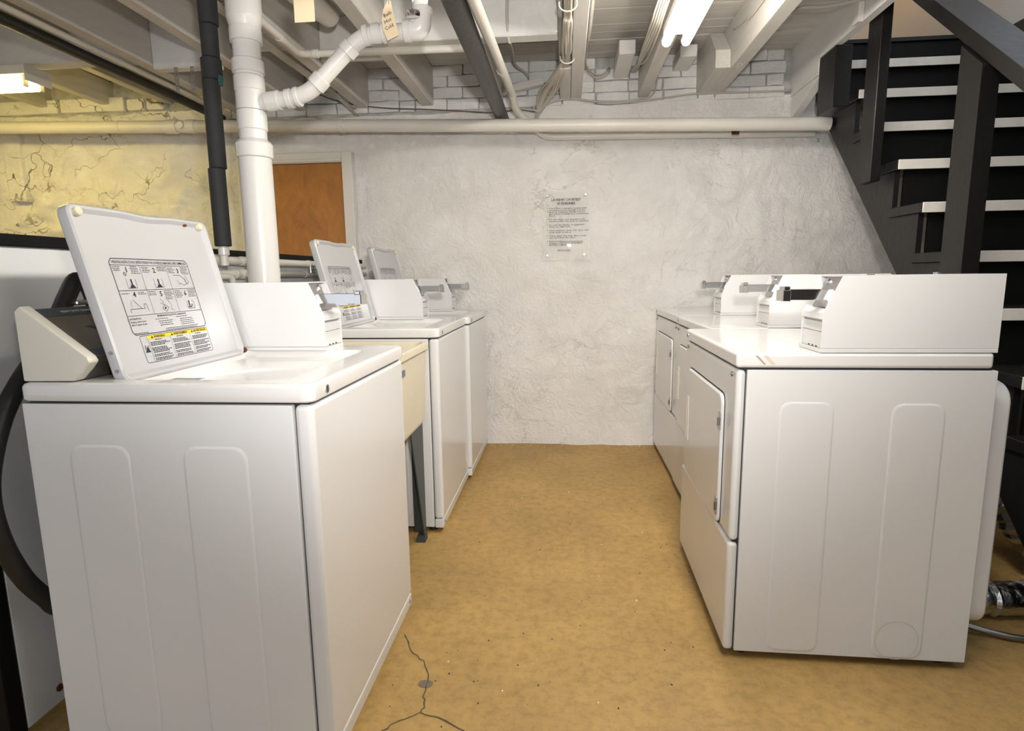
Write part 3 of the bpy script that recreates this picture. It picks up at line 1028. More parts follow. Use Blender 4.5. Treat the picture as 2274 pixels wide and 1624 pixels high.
def make_washer(label, loc, rz=0.0, full=True):
    r = thing('washing_machine', label, 'washer', loc, rz, 'top-loading coin washers')
    D, W = .665, .686
    obj('cabinet', B(-D, -.0435, 0, W, .028, .884, .004), M['enamel'], r, smooth=True, angle=.6)
    obj('front_panel', B(-.042, 0, .001, W - .001, .066, .884, .013, 3), M['enamel'], r, smooth=True, angle=.6)
    obj('toe_panel', B(-.042, -.001, .001, W - .001, .024, .0655, .006, 2), M['enamel'], r, smooth=True, angle=.6)
    gl = bmesh.new()
    for a in ((-D + .01, -.012, .012, .014), (-D + .01, -.012, W - .014, W - .012), (-.014, -.012, .0145, W - .0145), (-D + .01, -D + .012, .0145, W - .0145)):
        box(gl, *a, .03, .8885)
    obj('gap_liner', gl, M['seam'], r)
    emboss(r, -.565, -.421, .07, .792, 0)
    emboss(r, -.299, -.151, .07, .792, 0)
    for yy_ in (.03, W - .03):
        obj('screw', T([(-.004, yy_, .046), (.0015, yy_, .046)], .0055, 10), M['screw'], r)
    for xx in (-.06, -.60):
        for yy_ in (.05, W - .05):
            obj('foot', T([(xx, yy_, 0), (xx, yy_, .012), (xx, yy_, .03)], [.02, .02, .012], 12), M['rubber'], r)
    # top: rolled rim, dished well, round opening
    cx, cy = -.26, .30
    xl, xr, yl, yr = -D - .001, .004, -.003, W + .003
    def outer(d, zz):
        hx, hy = (xr - xl) / 2 - d, (yr - yl) / 2 - d
        ox, oy = (xl + xr) / 2, (yl + yr) / 2
        out = []
        for t in th:
            # ray from the opening's centre to the rounded outline
            c, s_ = math.cos(t), math.sin(t)
            lo_, hi_ = 0.0, 2.0
            for _ in range(28):
                m_ = (lo_ + hi_) / 2
                px, py = cx + c * m_ - ox, cy + s_ * m_ - oy
                qx, qy = abs(px) - (hx - .02), abs(py) - (hy - .02)
                inside = (max(qx, 0) ** 2 + max(qy, 0) ** 2) ** .5 + min(max(qx, qy), 0) - .02 < 0
                if inside:
                    lo_ = m_
                else:
                    hi_ = m_
            out.append((cx + c * lo_, cy + s_ * lo_, zz))
        return out
    th = sorted(set([2 * PI * i / 96 for i in range(96)] + [math.atan2(yy_ - cy, xx - cx) % (2 * PI) + d for xx in (xl, xr) for yy_ in (yl, yr) for d in (-.03, -.018, -.009, 0.001, .009, .018, .03)]))
    def well(d, zz):
        return [(cx - .0075 + rr_pt(t, .1925 - d, .262 - d, .035)[0], cy + .004 + rr_pt(t, .1925 - d, .262 - d, .035)[1], zz) for t in th]
    def circ(rad, zz):
        return [(cx + rad * math.cos(t), cy + rad * math.sin(t), zz) for t in th]
    bm = loops(bmesh.new(), [outer(.004, .889), outer(0, .893), outer(0, .920), outer(.003, .9265), outer(.010, .930),
                             well(0, .930), well(.004, .927), well(.014, .909), circ(.178, .890), circ(.174, .884), circ(.172, .872)], cap0=False, cap1=False)
    obj('top_panel', bm, M['enamel_top'], r, smooth=True, angle=.8)
    bm = loops(bmesh.new(), [[(cx + a * math.cos(t), cy + a * math.sin(t), zz) for t in th] for a, zz in ((.174, .876), (.168, .876), (.168, .855), (.174, .855))], False, False)
    obj('tub_gap_shade', bm, M['gap_shade'], r)  # near-black ring painted in as the shade between rim and balance ring
    bm = loops(bmesh.new(), [[(cx + a * math.cos(t), cy + a * math.sin(t), zz) for t in th] for a, zz in ((.175, .858), (.180, .852), (.19, .83), (.21, .78), (.21, .42), (.19, .40))], False, True)
    obj('tub', bm, M['tub'], r, smooth=True, angle=.9)
    bm = loops(bmesh.new(), [[(cx + a * math.cos(t), cy + a * math.sin(t), zz) for t in th] for a, zz in ((.160, .850), (.160, .860), (.150, .864), (.125, .864), (.115, .858), (.115, .845))], False, False)
    obj('balance_ring', bm, M['tub'], r, smooth=True, angle=.9)
    bm = T([(cx, cy, .40), (cx, cy, .50), (cx, cy, .70), (cx, cy, .735)], [.10, .045, .035, .028], 18)
    obj('agitator', bm, M['enamel'], r, smooth=True, angle=.8)
    # lock on the front of the top
    obj('key_lock', T([(.002, .072, .906), (.0055, .072, .906)], .010, 14), M['chrome'], r)
    obj('key_slot', B(.005, .0062, .070, .074, .899, .913), M['seam'], r)
    # sticker on the rim of the well
    # console
    prof = [(-.660, .931), (-.660, 1.085), (-.646, 1.097), (-.503, .986), (-.497, .974), (-.515, .955), (-.538, .932)]
    c0 = prism(bmesh.new(), prof, 'y', .008, .036)
    es = [e for e in c0.edges]
    bmesh.ops.bevel(c0, geom=es, offset=.004, segments=2, profile=.5, affect='EDGES')
    con = obj('console', c0, M['cream'], r, smooth=True, angle=.7)
    body = prism(bmesh.new(), [(-.656, .931), (-.656, 1.086), (-.648, 1.088), (-.512, .982), (-.512, .968), (-.54, .932)], 'y', .0365, .553)
    obj('control_panel', body, M['panel_metal'], con)
    A, E_ = Vector((-.648, 0, 1.088)), Vector((-.512, 0, .982))
    dvec = (E_ - A)
    nn = Vector((-dvec.z, 0, dvec.x)).normalized()
    if nn.z < 0:
        nn = -nn
    for t0, t1 in ((.02, .17), (.86, .97)):
        bmb = bmesh.new()
        pts = []
        for t in (t0, t1):
            for yy_ in (.038, .552):
                pts.append(A + dvec * t + nn * .0008 + Vector((0, yy_, 0)))
        bmb.faces.new([bmb.verts.new(p) for p in (pts[0], pts[1], pts[3], pts[2])])
        obj('panel_band', bmb, M['band'], con)
    tb = bmesh.new()
    add_text(tb, 'HEAVY DUTY COMMERCIAL WASHER', .0095, 0, 0, 0, 'LEFT', .0002, .150)
    for vtx in tb.verts:
        px, py = vtx.co.x, vtx.co.y
        vtx.co = A + dvec * (.115 - py / dvec.length) + nn * .0018 + Vector((0, .098 + px, 0))
    obj('panel_print', tb, M['whiteink'], con)
    eb = bmesh.new()
    stroke(eb, [(.117, .014), (.133, .013), (.140, .006), (.152, .002), (.166, .006), (.172, .016)], .0040)
    stroke(eb, [(.122, .011), (.136, .004), (.150, -.001), (.160, .000)], .0030)
    stroke(eb, [(.120, -.031), (.21, -.031)], .0014)
    for vtx in eb.verts:
        px, py = vtx.co.x, vtx.co.y
        vtx.co = A + dvec * (.50 - py / dvec.length) + nn * .0012 + Vector((0, px, 0))
    obj('panel_emblem', eb, M['band'], con)
    obj('rating_sticker', B(-.43, -.352, .115, .185, .9082, .9088), M['greyink2'], r)
    coin_meter(r, 1, .555, .688, -.199, -.60, .105)
    make_lid(r, full)
    return r


w1 = make_washer('white top-loading washer nearest the camera with its lid raised, in front of the cream sink', (-.529, 1.145, 0))
w2 = make_washer('middle white top-loading washer with raised lid, just beyond the cream sink', (-.543, 2.432, 0))
w3 = make_washer('farthest white top-loading washer with raised lid, against the plaster wall', (-.524, 3.126, 0))
# wear that only the nearest washer shows
lid1 = [c for c in w1.children if c.name.startswith('lid')][0]
rb = bmesh.new()
box(rb, .395, .406, .388, .397, .0, .006)
obj('rust_spot', rb, M['rust'], lid1)


def make_dryer(label, loc, rz=0.0):
    r = thing('clothes_dryer', label, 'dryer', loc, rz, 'front-loading coin dryers')
    D, W = .672, .735
    obj('cabinet', B(.0275, D, 0, W, .026, .881, .003), M['enamel'], r, smooth=True, angle=.6)
    obj('gap_liner', B(.010, D - .01, .010, W - .010, .03, .886), M['seam'], r)
    obj('front_panel', B(-.001, .026, .0005, W - .0005, .374, .881, .013, 3), M['enamel'], r, smooth=True, angle=.6)
    obj('lower_panel', B(-.004, .0255, .0005, W - .0005, .026, .3695, .012, 3), M['enamel'], r, smooth=True, angle=.6)
    obj('top_panel', B(-.004, D - .014, -.003, W + .001, .886, .9285, .010, 3), M['enamel_top'], r, smooth=True, angle=.6)
    emboss(r, .118, .264, .035, .792, 0)
    emboss(r, .412, .552, .018 + .012, .790, 0)
    # knock-out disc low on the side
    bm = bmesh.new()
    seg = 40
    ring_ = []
    for rad in (.0600, .0585):
        ring_.append([bm.verts.new((.480 + rad * math.cos(2 * PI * k / seg), -.0042, .088 + rad * math.sin(2 * PI * k / seg))) for k in range(seg)])
    for k in range(seg):
        bm.faces.new((ring_[0][k], ring_[0][(k + 1) % seg], ring_[1][(k + 1) % seg], ring_[1][k]))
    obj('knockout_ring', bm, M['scuff'], r)
    # door
    d = rplate(bmesh.new(), .372, .583, .262, .205, .03, -.001, -.012, lambda u, v, n: (n, u, v), .006)
    dr = obj('door', d, M['enamel'], r, smooth=True, angle=.7)
    gp = rplate(bmesh.new(), .372, .583, .266, .209, .032, .0, -.0022, lambda u, v, n: (n, u, v), .0005)
    obj('door_gap', gp, M['seam'], r)
    for zz in (.705, .437):
        obj('hinge', B(-.0155, -.0115, .108, .125, zz - .028, zz + .028, .001, 1), M['steel'], dr)
        obj('hinge_knuckle', T([(-.016, .112, zz - .012), (-.016, .112, zz + .012)], .005, 10), M['screw'], dr)
    # recessed pull, a cream rim round a dark pocket
    hr = bmesh.new()
    for a in ((.585, .588, .51, .68), (.612, .615, .51, .68), (.588, .612, .51, .514), (.588, .612, .676, .68)):
        box(hr, -.0145, -.0118, *a)
    obj('door_pull', hr, M['cream'], dr)
    obj('pull_pocket', B(-.0128, -.0122, .589, .611, .515, .675), M['cream'], dr)
    for yy_ in (.045, W - .045):
        obj('screw', T([(.0, yy_, .862), (-.0045, yy_, .862)], [.008, .006], 10), M['screw'], r)
    obj('key_lock', T([(-.003, W - .045, .908), (-.0065, W - .045, .908)], .009, 14), M['chrome'], r)
    obj('key_slot', B(-.0072, -.0062, W - .047, W - .043, .902, .914), M['seam'], r)
    for xx in (.06, .62):
        for yy_ in (.05, W - .05):
            obj('foot', T([(xx, yy_, 0), (xx, yy_, .01), (xx, yy_, .028)], [.018, .018, .012], 12), M['rubber'], r)
    hb = rplate(bmesh.new(), .24, .475, .20, .365, .06, D, D + .074, lambda u, v, n: (n, u, v), .012)
    obj('rear_housing', hb, M['enamel'], r, smooth=True, angle=.7)
    coin_meter(r, -1, .0, .145, .216, .664, .092)
    return r


d1 = make_dryer('white front-loading dryer nearest the camera, beside the aluminium ducts', (.4772, 1.6395, 0), -.0142)
d2 = make_dryer('middle white front-loading dryer of the row by the stairs', (.590, 2.386, 0))
d3 = make_dryer('farthest white front-loading dryer, standing against the plaster wall', (.5955, 3.127, 0))
sb = bmesh.new()
for k, (x, w_) in enumerate(((.045, .006), (.066, .005))):
    for q in range(2):
        a = x + q * .006 * k
        sb.faces.new([sb.verts.new(p) for p in ((a, -.0036, .922), (a + w_, -.0036, .922), (a + w_ + .024, -.0036, .897), (a + .024, -.0036, .897))])
obj('scuff_mark', sb, M['scuff'], d1)
obj('scuff_mark', B(.33, .35, .02, .021, 1.1375, 1.1395), M['rust'], d1)
obj('clip', T([(.53, .06, 1.137), (.53, .06, 1.1425)], .010, 12), M['chrome'], d1)

# ------------------------------------------------------------------ utility sink between the washers
sk = thing('utility_sink', 'cream plastic utility sink on dark steel legs between the first two washers', 'sink', (-.818, 2.13, 0))
th = angles(.24, .26, 40)
def skr(hx, hy, zz, r=.04):
    return [(rr_pt(t, hx, hy, r)[0], rr_pt(t, hx, hy, r)[1], zz) for t in th]
bm = loops(bmesh.new(), [skr(.215, .235, .535), skr(.228, .248, .56), skr(.236, .266, .845), skr(.245, .278, .85), skr(.245, .278, .872), skr(.240, .273, .878),
                         skr(.228, .25, .878), skr(.222, .245, .865), skr(.20, .22, .60), skr(.18, .20, .58)])
obj('basin', bm, M['sink'], sk, smooth=True, angle=.7)
for sx in (-1, 1):
    for sy in (-1, 1):
        bm = bmesh.new()
        x0 = sx * .205
        top_in = sy * .05
        for (xa, xb) in ((x0 - .003, x0 + .003),):
            prism(bm, [(sy * .245, .555), (top_in, .555), (sy * .215, .03), (sy * .245, .03)] if sy > 0 else [(top_in, .555), (sy * .245, .555), (sy * .245, .03), (sy * .215, .03)], 'x', xa, xb)
        box(bm, *sorted((x0, x0 - sx * .05)), *sorted((sy * .243, sy * .247)), .03, .555)
        box(bm, *sorted((x0 + sx * .006, x0 - sx * .03)), *sorted((sy * .205, sy * .25)), .0, .03)
        obj('leg', bm, M['leg'], sk)
obj('maker_plate', B(.233, .2385, -.15, -.095, .792, .815), M['greyink'], sk)
fb = bmesh.new()
tube(fb, fillet([(-.235, -.03, .878), (-.235, -.03, .98), (-.235, .09, .98), (-.235, .09, .94)], .04), .011, 10)
obj('faucet', fb, M['chrome'], sk, smooth=True)

# ------------------------------------------------------------------ partition behind the washers
pt = thing('partition_panel', 'low white board partition with a black top rail behind the washers', 'partition', (-1.385, 2.4, 0))
obj('board', B(-.02, .02, -1.195, 1.44, .02, 1.235), M['panel'], pt)
obj('top_rail', B(-.03, .03, -1.22, 1.44, 1.2355, 1.266, .003), M['blackmatte'], pt)
obj('end_post', B(-.045, .018, -1.24, -1.196, .0, 1.235, .003), M['blackmatte'], pt)
obj('bolt', T([(.02, -1.10, .06), (.024, -1.10, .06)], .010, 10), M['rust'], pt)
obj('bolt', T([(.03, -.18, 1.251), (.033, -.18, 1.251)], .007, 10), M['steel'], pt)

# ------------------------------------------------------------------ pipes
def pipe(name, label, pts, r, m, rad=.05, seg=16, cols=(), group=None, sm=True, n=5):
    root = thing(name, label, 'pipe', pts[0], 0, group)
    o = Vector(pts[0])
    P = fillet([Vector(p) - o for p in pts], rad, n)
    obj('pipe_run', T(P, r, seg), M[m], root, smooth=sm, angle=.8)
    for p, d, rr2, w in cols:
        obj('coupling', collar(bmesh.new(), Vector(p) - o, d, rr2, w), M[m], root, smooth=True, angle=.6)
    return root


# big soil stack: lathe of fittings, with a wye and a branch
st_ = thing('soil_stack', 'large white drain stack with stepped fittings and an angled branch', 'pipe', (-1.132, 2.12, 0))
def lz(prof, m='pvc', nm='stack_fitting', seg=28, parent=st_, cx=0, cy=0):
    bm = bmesh.new()
    rings = [[(cx + r * math.cos(2 * PI * k / seg), cy + r * math.sin(2 * PI * k / seg), z) for k in range(seg)] for r, z in prof]
    loops(bm, rings)
    return obj(nm, bm, M[m], parent, smooth=True, angle=.55)
lz([(.0575, .02), (.0575, 1.583)], nm='lower_pipe')
lz([(.060, 1.583), (.064, 1.586), (.065, 1.632), (.060, 1.640), (.050, 1.648)], nm='reducing_coupling')
lz([(.0478, 1.640), (.0478, 1.685)], nm='pipe_neck')
lz([(.0490, 1.680), (.0515, 1.683), (.0515, 1.745), (.0495, 1.748)])
lz([(.0505, 1.749), (.0505, 1.815), (.0525, 1.818), (.0525, 1.862), (.0505, 1.865)], nm='wye')
lz([(.0490, 1.866), (.0490, 1.874), (.0545, 1.876), (.0545, 1.917), (.052, 1.920)])
lz([(.0470, 1.920), (.0470, 1.98)], nm='pipe_neck')
lz([(.0540, 1.978), (.0545, 1.982), (.0545, 2.022), (.053, 2.026)])
lz([(.052, 2.026), (.0585, 2.052), (.060, 2.06), (.060, 2.18), (.060, 2.235)], nm='hub')
o_ = Vector((-1.132, 2.12, 0))
bpts = [(-1.10, 2.12, 1.775), (-.955, 2.12, 1.790), (-.900, 2.12, 1.812), (-.735, 2.12, 1.962), (-.680, 2.12, 1.986), (-.505, 2.12, 1.990), (-.487, 2.12, 2.22)]
P = fillet([Vector(p) - o_ for p in bpts], .055, 7)
obj('branch_pipe', T(P, .028, 20), M['pvc'], st_, smooth=True, angle=.8)
for p, q, r2, w in (((-1.045, 2.12, 1.780), (1, 0, .1), .034, .05), ((-.985, 2.12, 1.786), (1, 0, .12), .0335, .022), ((-.955, 2.12, 1.791), (1, 0, .2), .034, .016),
                    ((-.872, 2.12, 1.838), (1, 0, .9), .034, .04), ((-.757, 2.12, 1.941), (1, 0, .9), .034, .034), ((-.690, 2.12, 1.984), (1, 0, .15), .034, .020),
                    ((-.655, 2.12, 1.988), (1, 0, .02), .0325, .03), ((-.628, 2.12, 1.989), (1, 0, .02), .034, .012), ((-.545, 2.12, 1.990), (1, 0, 0), .036, .022), ((-.4905, 2.12, 2.05), (0, 0, 1), .036, .02)):
    obj('coupling', collar(bmesh.new(), Vector(p) - o_, q, r2, w, 20), M['pvc'], st_, smooth=True, angle=.6)
# elbow body where the branch turns up
obj('elbow', T(fillet([Vector(p) - o_ for p in ((-.545, 2.12, 1.990), (-.498, 2.12, 1.990), (-.4905, 2.12, 2.05))], .055, 8), .0335, 20), M['pvc'], st_, smooth=True, angle=.8)

bl = thing('insulated_pipe', 'black foam-insulated riser pipe left of the white stack', 'pipe', (-1.29, 2.13, 0))
for z0, z1, r in ((1.272, 1.555, .0300), (1.557, 1.868, .0305), (1.87, 1.945, .036), (1.947, 2.06, .0305), (2.062, 2.235, .034)):
    lz([(r - .003, z0), (r, z0 + .003), (r, z1 - .003), (r - .003, z1)], 'insul', 'foam_sleeve', 18, bl, 0, (z0 - 1.27) * .04)
lz([(.014, 1.20), (.014, 1.274), (.021, 1.275), (.021, 1.24), ][:2], 'pvc2', 'riser_end', 16, bl)
lz([(.018, 1.238), (.020, 1.241), (.020, 1.266), (.018, 1.268)], 'pvc', 'union_nut', 16, bl)
obj('tape_wrap', B(.028, .036, .010, .03, 1.85, 1.885), M['teal'], bl)

pipe('supply_pipe', 'thin white vertical supply pipe just behind the drain stack', [(-1.262, 2.27, 1.10), (-1.244, 2.27, 1.6), (-1.236, 2.27, 2.23)], .0125, 'pvc', seg=12)
pipe('supply_pipe', 'upper white water pipe clipped along the partition under its black rail', [(-1.330, 1.75, 1.222), (-1.330, 3.80, 1.222)], .0165, 'pvc2', cols=[((-1.33, 2.13, 1.222), (0, 1, 0), .022, .13), ((-1.33, 2.33, 1.222), (0, 1, 0), .019, .05), ((-1.33, 2.95, 1.222), (0, 1, 0), .019, .03)])
pipe('supply_pipe', 'lower white water pipe along the partition with elbow drop', [(-1.330, 1.75, 1.170), (-1.330, 3.80, 1.170)], .0150, 'pvc2', cols=[((-1.33, 2.27, 1.170), (0, 1, 0), .0195, .03), ((-1.33, 2.32, 1.170), (0, 1, 0), .0195, .03), ((-1.33, 2.90, 1.17), (0, 1, 0), .018, .02)])
pipe('supply_pipe', 'short white drop pipe with elbow below the partition pipes', [(-1.315, 2.13, 1.160), (-1.300, 2.19, 1.160), (-1.300, 2.19, .95)], .011, 'pvc2', .025, 12)
for yy_, zz in ((2.93, 1.196), (2.99, 1.196)):
    v = thing('pipe_valve', 'small grey valve on the partition pipes behind the %s washer' % ('middle' if yy_ < 2.95 else 'far end of the middle'), 'valve', (-1.31, yy_, zz))
    obj('valve_body', T([(0, 0, -.02), (0, 0, .02)], .010, 10), M['steel'], v, smooth=True, angle=.6)
    obj('valve_handle', B(.008, .020, -.018, .018, -.005, .005, .002, 1), M['steel'], v)

# long drain across the far end of the room
mp = pipe('drain_pipe', 'long white drain pipe running the full width in front of the far wall', [(-4.25, 3.62, 2.152), (-1.819, 3.62, 2.083), (-.148, 3.62, 2.029), (1.499, 3.62, 1.980)], .0367, 'pvc2', .02,
          20, [((-2.46, 3.62, 2.101), (1, 0, -.03), .042, .08), ((-2.33, 3.62, 2.098), (1, 0, -.03), .041, .06), ((-1.365, 3.62, 2.068), (1, 0, -.03), .040, .03), ((-2.81, 3.62, 2.111), (1, 0, -.03), .039, .02)])
obj('cleanout_plug', T([(4.25 - 2.38, -.03, -.053), (4.25 - 2.38, -.048, -.053)], .020, 14), M['pvc2'], mp)
# thin water line: over the drain, down the wall, then right
pipe('water_line', 'thin white water line bending down the wall and running right below the drain', [(-.298, YB + .1, 2.02), (-.298, 2.0, 2.035), (-.300, 3.45, 2.165), (-.300, 3.60, 2.125), (-.241, 3.74, 2.095), (-.128, 3.825, 2.008), (1.498, 3.825, 1.976)], .0212, 'pvc2', .05,
     14, [((-.3045, 2.95, 2.121), (0, 1, .09), .0240, .05), ((-.301, 3.47, 2.16), (0, 1, -.1), .0240, .04)])
rs = obj('rust_patch', collar(bmesh.new(), (.0, 0, 0), (1, 0, -.02), .0221, .048), M['rust'])
wline = [o for o in bpy.data.objects if o.name.startswith('water_line')][0]
rs.parent = wline
rs.location = Vector((1.03, 3.825, 1.987)) - Vector(wline.location)
# black iron waste pipe
pipe('iron_pipe', 'black iron waste pipe sloping overhead to the far wall', [(-.360, YB + .1, 2.0), (-.360, 2.0, 2.035), (-.395, 3.88, 2.128)], .0400, 'iron', .05, 20)
pipe('overhead_pipe', 'white overhead pipe turning across under the joists behind the branch', [(-1.240, 2.36, 2.44), (-1.243, 2.37, 2.197), (-1.240, 2.80, 2.185), (-.40, 2.80, 2.175)], .0165, 'pvc2', .045, 14,
     [((-1.242, 2.62, 2.190), (0, 1, 0), .0195, .03), ((-1.16, 2.80, 2.184), (1, 0, 0), .0195, .03)])
pipe('overhead_pipe', 'thin white overhead pipe along the left joist, next to the black one', [(-2.205, YB + .1, 2.215), (-2.205, 3.84, 2.225)], .0135, 'pvc2', seg=12)
pipe('overhead_pipe', 'black overhead pipe running along the left joist to the wall', [(-2.255, YB + .1, 2.19), (-2.255, 3.84, 2.20)], .026, 'iron', seg=14)
pipe('overhead_pipe', 'short fat painted pipe between the joists behind the drain stack', [(-1.12, 2.25, 2.31), (-1.09, 2.5, 2.305), (-1.08, 2.78, 2.34)], .052, 'pvc2', .1, 20)

# chrome stop valve hanging on a branch above the elbow
cv = thing('stop_valve', 'chrome stop valve with round handle above the white elbow', 'valve', (-.512, 2.07, 2.03))
obj('valve_stem', T([(0, 0, 0), (0, 0, .03), (0, 0, .04), (0, 0, .075), (0, 0, .20)], [.004, .004, .010, .010, .006], 12), M['chrome'], cv, smooth=True, angle=.6)
bm = bmesh.new()
loops(bm, [[(r * (1 + .06 * math.cos(k * 6 * 2 * PI / 24)) * math.cos(2 * PI * k / 24), r * (1 + .06 * math.cos(k * 6 * 2 * PI / 24)) * math.sin(2 * PI * k / 24) * .6, z) for k in range(24)] for r, z in ((.012, -.018), (.022, -.015), (.024, -.004), (.020, .004), (.008, .006))])
obj('valve_handle', bm, M['chrome'], cv, smooth=True, angle=.7)

# paper tags
tg = thing('paper_tag', 'blank manila tag hanging from the joists left of the white branch', 'tag', (-.730, 1.70, 1.861))
obj('tag_card', B(-.0295, .0295, -.0006, .0006, 0, .118), M['tagp'], tg)
obj('tag_string', T([(0, 0, .112), (0, .002, .30), (-.12, .0, .375)], .001, 5), M['cable'], tg)
tg2 = thing('paper_tag', 'handwritten manila tag hanging in front of the white branch pipe', 'tag', (-.598, 2.078, 1.947))
bm = bmesh.new()
prof = [(-.012, 0), (.030, .018), (.010, .095), (-.004, .128), (-.012, .118), (-.027, .080), (-.024, .030)]
prof = [(.0 - .006, 0.0), (.034, .016), (.018, .085), (.010, .125), (.0, .128), (-.018, .098), (-.024, .066), (-.021, .032)]
prism(bm, prof, 'y', -.0005, .0005)
obj('tag_card', bm, M['tagp'], tg2)
wb = bmesh.new()
for s_, x, yv in (('Bath', -.015, .072), ('Hot', -.013, .052), ('Cold', -.012, .031)):
    t_ = bmesh.new()
    add_text(t_, s_, .0165, 0, 0, 0, 'LEFT', .0001)
    ca, sa = math.cos(.42), math.sin(.42)
    vm = {}
    for vtx in t_.verts:
        vm[vtx] = wb.verts.new((x + vtx.co.x * ca - vtx.co.y * sa, -.0014, yv + vtx.co.x * sa + vtx.co.y * ca))
    for f in t_.faces:
        wb.faces.new([vm[v_] for v_ in f.verts])
    t_.free()
obj('handwriting', wb, M['ink'], tg2)
obj('tag_string', T([(.004, 0, .115), (-.004, .0, .20), (-.002, .0, .285)], .0022, 6), M['cable'], tg2)

# ------------------------------------------------------------------ hose behind the near washer
hp = [(-1.262, 1.36, .22), (-1.27, 1.24, .335), (-1.272, 1.212, .376), (-1.272, 1.16, .465), (-1.272, 1.123, .583), (-1.272, 1.118, .70), (-1.272, 1.16, .824), (-1.272, 1.224, .916), (-1.272, 1.317, 1.011), (-1.272, 1.384, 1.109), (-1.272, 1.422, 1.152), (-1.272, 1.462, 1.12), (-1.272, 1.478, 1.0), (-1.272, 1.482, .80)]
o0 = Vector(hp[0])
hs = thing('drain_hose', 'black rubber drain hose looping behind the nearest washer', 'hose', hp[0])
obj('hose_run', T(smooth_path([Vector(p) - o0 for p in hp], 6), .0205, 14), M['rubber'], hs, smooth=True)
bm = bmesh.new()
box(bm, .0 - .03, .02, 1.425 - o0.y - .045, 1.425 - o0.y + .05, 1.088 - o0.z, 1.100 - o0.z, .003, 1)
obj('hose_bracket', bm, M['steel'], hs)

# ------------------------------------------------------------------ stairs
sr = thing('staircase', 'black closed-riser basement stairs with white tread nosings', 'stairs', (1.5, 1.4, 0))
O = Vector((1.5, 1.4, 0))
XS, XE = 1.5, 2.40
RUN, RISE = .2135, .212
def step(k):
    return 2.661 + RUN * k, 1.433 + RISE * k
for k in range(-6, 5):
    ny, nz_ = step(k)
    t_ = obj('tread', B(XS - O.x, XE - O.x, ny + .004 - O.y, ny + .262 - O.y, nz_ - .043, nz_, .003, 1), M['black'], sr)
    obj('nosing', B(XS + .001 - O.x, XE - O.x, ny - .003 - O.y, ny + .0038 - O.y, nz_ - .044, nz_ - .001, .0015, 1), M['nosing'], t_)
    obj('riser', B(XS + .055 - O.x, XE - O.x, ny + .045 - O.y, ny + .06 - O.y, nz_ - RISE + .0005, nz_ - .0435), M['blackmatte'], sr)
# sawtooth stringer on the room side
poly = []
for k in range(-6, 6):
    ny, nz_ = step(k)
    poly.append((ny + .046, nz_ - RISE - .0435 if k > -6 else 0))
    poly.append((ny + .046, nz_ - .0435))
ny, nz_ = step(5)
poly.append((ny + .28, nz_ - .0435))
poly.append((ny + .28, ny + .28 - 1.70))
poly.append((1.71, .0))
poly = [(a - O.y, b_) for a, b_ in poly]
obj('stringer', prism(bmesh.new(), poly, 'x', 1.512 - O.x, 1.535 - O.x), M['black'], sr)
# posts, rail and hanging newel
obj('post', B(1.425 - O.x, 1.472 - O.x, 2.965 - O.y, 3.085 - O.y, 1.565, 2.75, .003, 1), M['black'], sr)
obj('post', prism(bmesh.new(), [(2.275 - O.y, 0), (2.40 - O.y, 0), (2.40 - O.y, 1.953), (2.275 - O.y, 1.851)], 'x', 1.435 - O.x, 1.495 - O.x), M['black'], sr)
obj('newel', B(1.366 - O.x, 1.450 - O.x, 3.285 - O.y, 3.475 - O.y, 1.985, 2.283, .003, 1), M['black'], sr)
rl = bmesh.new()
beam(rl, (1.525 - O.x, 1.75 - O.y, 1.4555), (1.525 - O.x, 3.25 - O.y, 2.6855), .15, .05, (0, 0, 1), .003)
obj('handrail', rl, M['black'], sr)
rl = bmesh.new()
beam(rl, (1.56 - O.x, 3.66 - O.y, 2.52), (2.36 - O.x, 3.66 - O.y, 3.05), .05, .10, (0, 0, 1), .003)
obj('brace', rl, M['black'], sr)
obj('riser', B(1.55 - O.x, XE - O.x, 3.735 - O.y, 3.75 - O.y, 2.281, 2.435), M['blackmatte'], sr)
obj('landing_edge', B(1.505 - O.x, XE - O.x, 3.72 - O.y, 3.86 - O.y, 2.4355, 2.458, .002), M['black'], sr)
obj('cleat', B(1.505 - O.x, 1.529 - O.x, 2.45 - O.y, 2.62 - O.y, 1.18, 1.222, .002, 1), M['black'], sr)

# ------------------------------------------------------------------ dryer ducts by the stairs
def duct(label, pts, r):
    t_ = thing('dryer_duct', label, 'duct', pts[0])
    o = Vector(pts[0])
    P = smooth_path([Vector(p) - o for p in pts], 14)
    rs = [r * (1 + .06 * math.sin(i * 1.9) + .05 * random.uniform(-1, 1)) for i in range(len(P))]
    obj('duct_wall', T(P, rs, 20), M['foil'], t_, smooth=True, angle=.4)
    return t_
duct('crinkled aluminium duct lying on the floor behind the nearest dryer', [(1.245, 1.93, .085), (1.30, 1.93, .072), (1.42, 1.93, .062), (1.60, 1.95, .06), (1.85, 2.0, .06)], .055)
duct('crinkled aluminium duct curving down under the stairs', [(1.63, 2.56, .60), (1.625, 2.42, .49), (1.63, 2.29, .38), (1.66, 2.20, .27), (1.73, 2.17, .16), (1.88, 2.15, .09)], .072)
bx = obj('armored_cable', T(smooth_path([(1.22, 1.86, .03), (1.34, 1.80, .018), (1.46, 1.78, .012), (1.7, 1.8, .012)], 12), .0105, 8), M['screw'], smooth=True)
tag(bx, 'thin flexible metal conduit trailing along the floor beside the aluminium duct', 'cable')

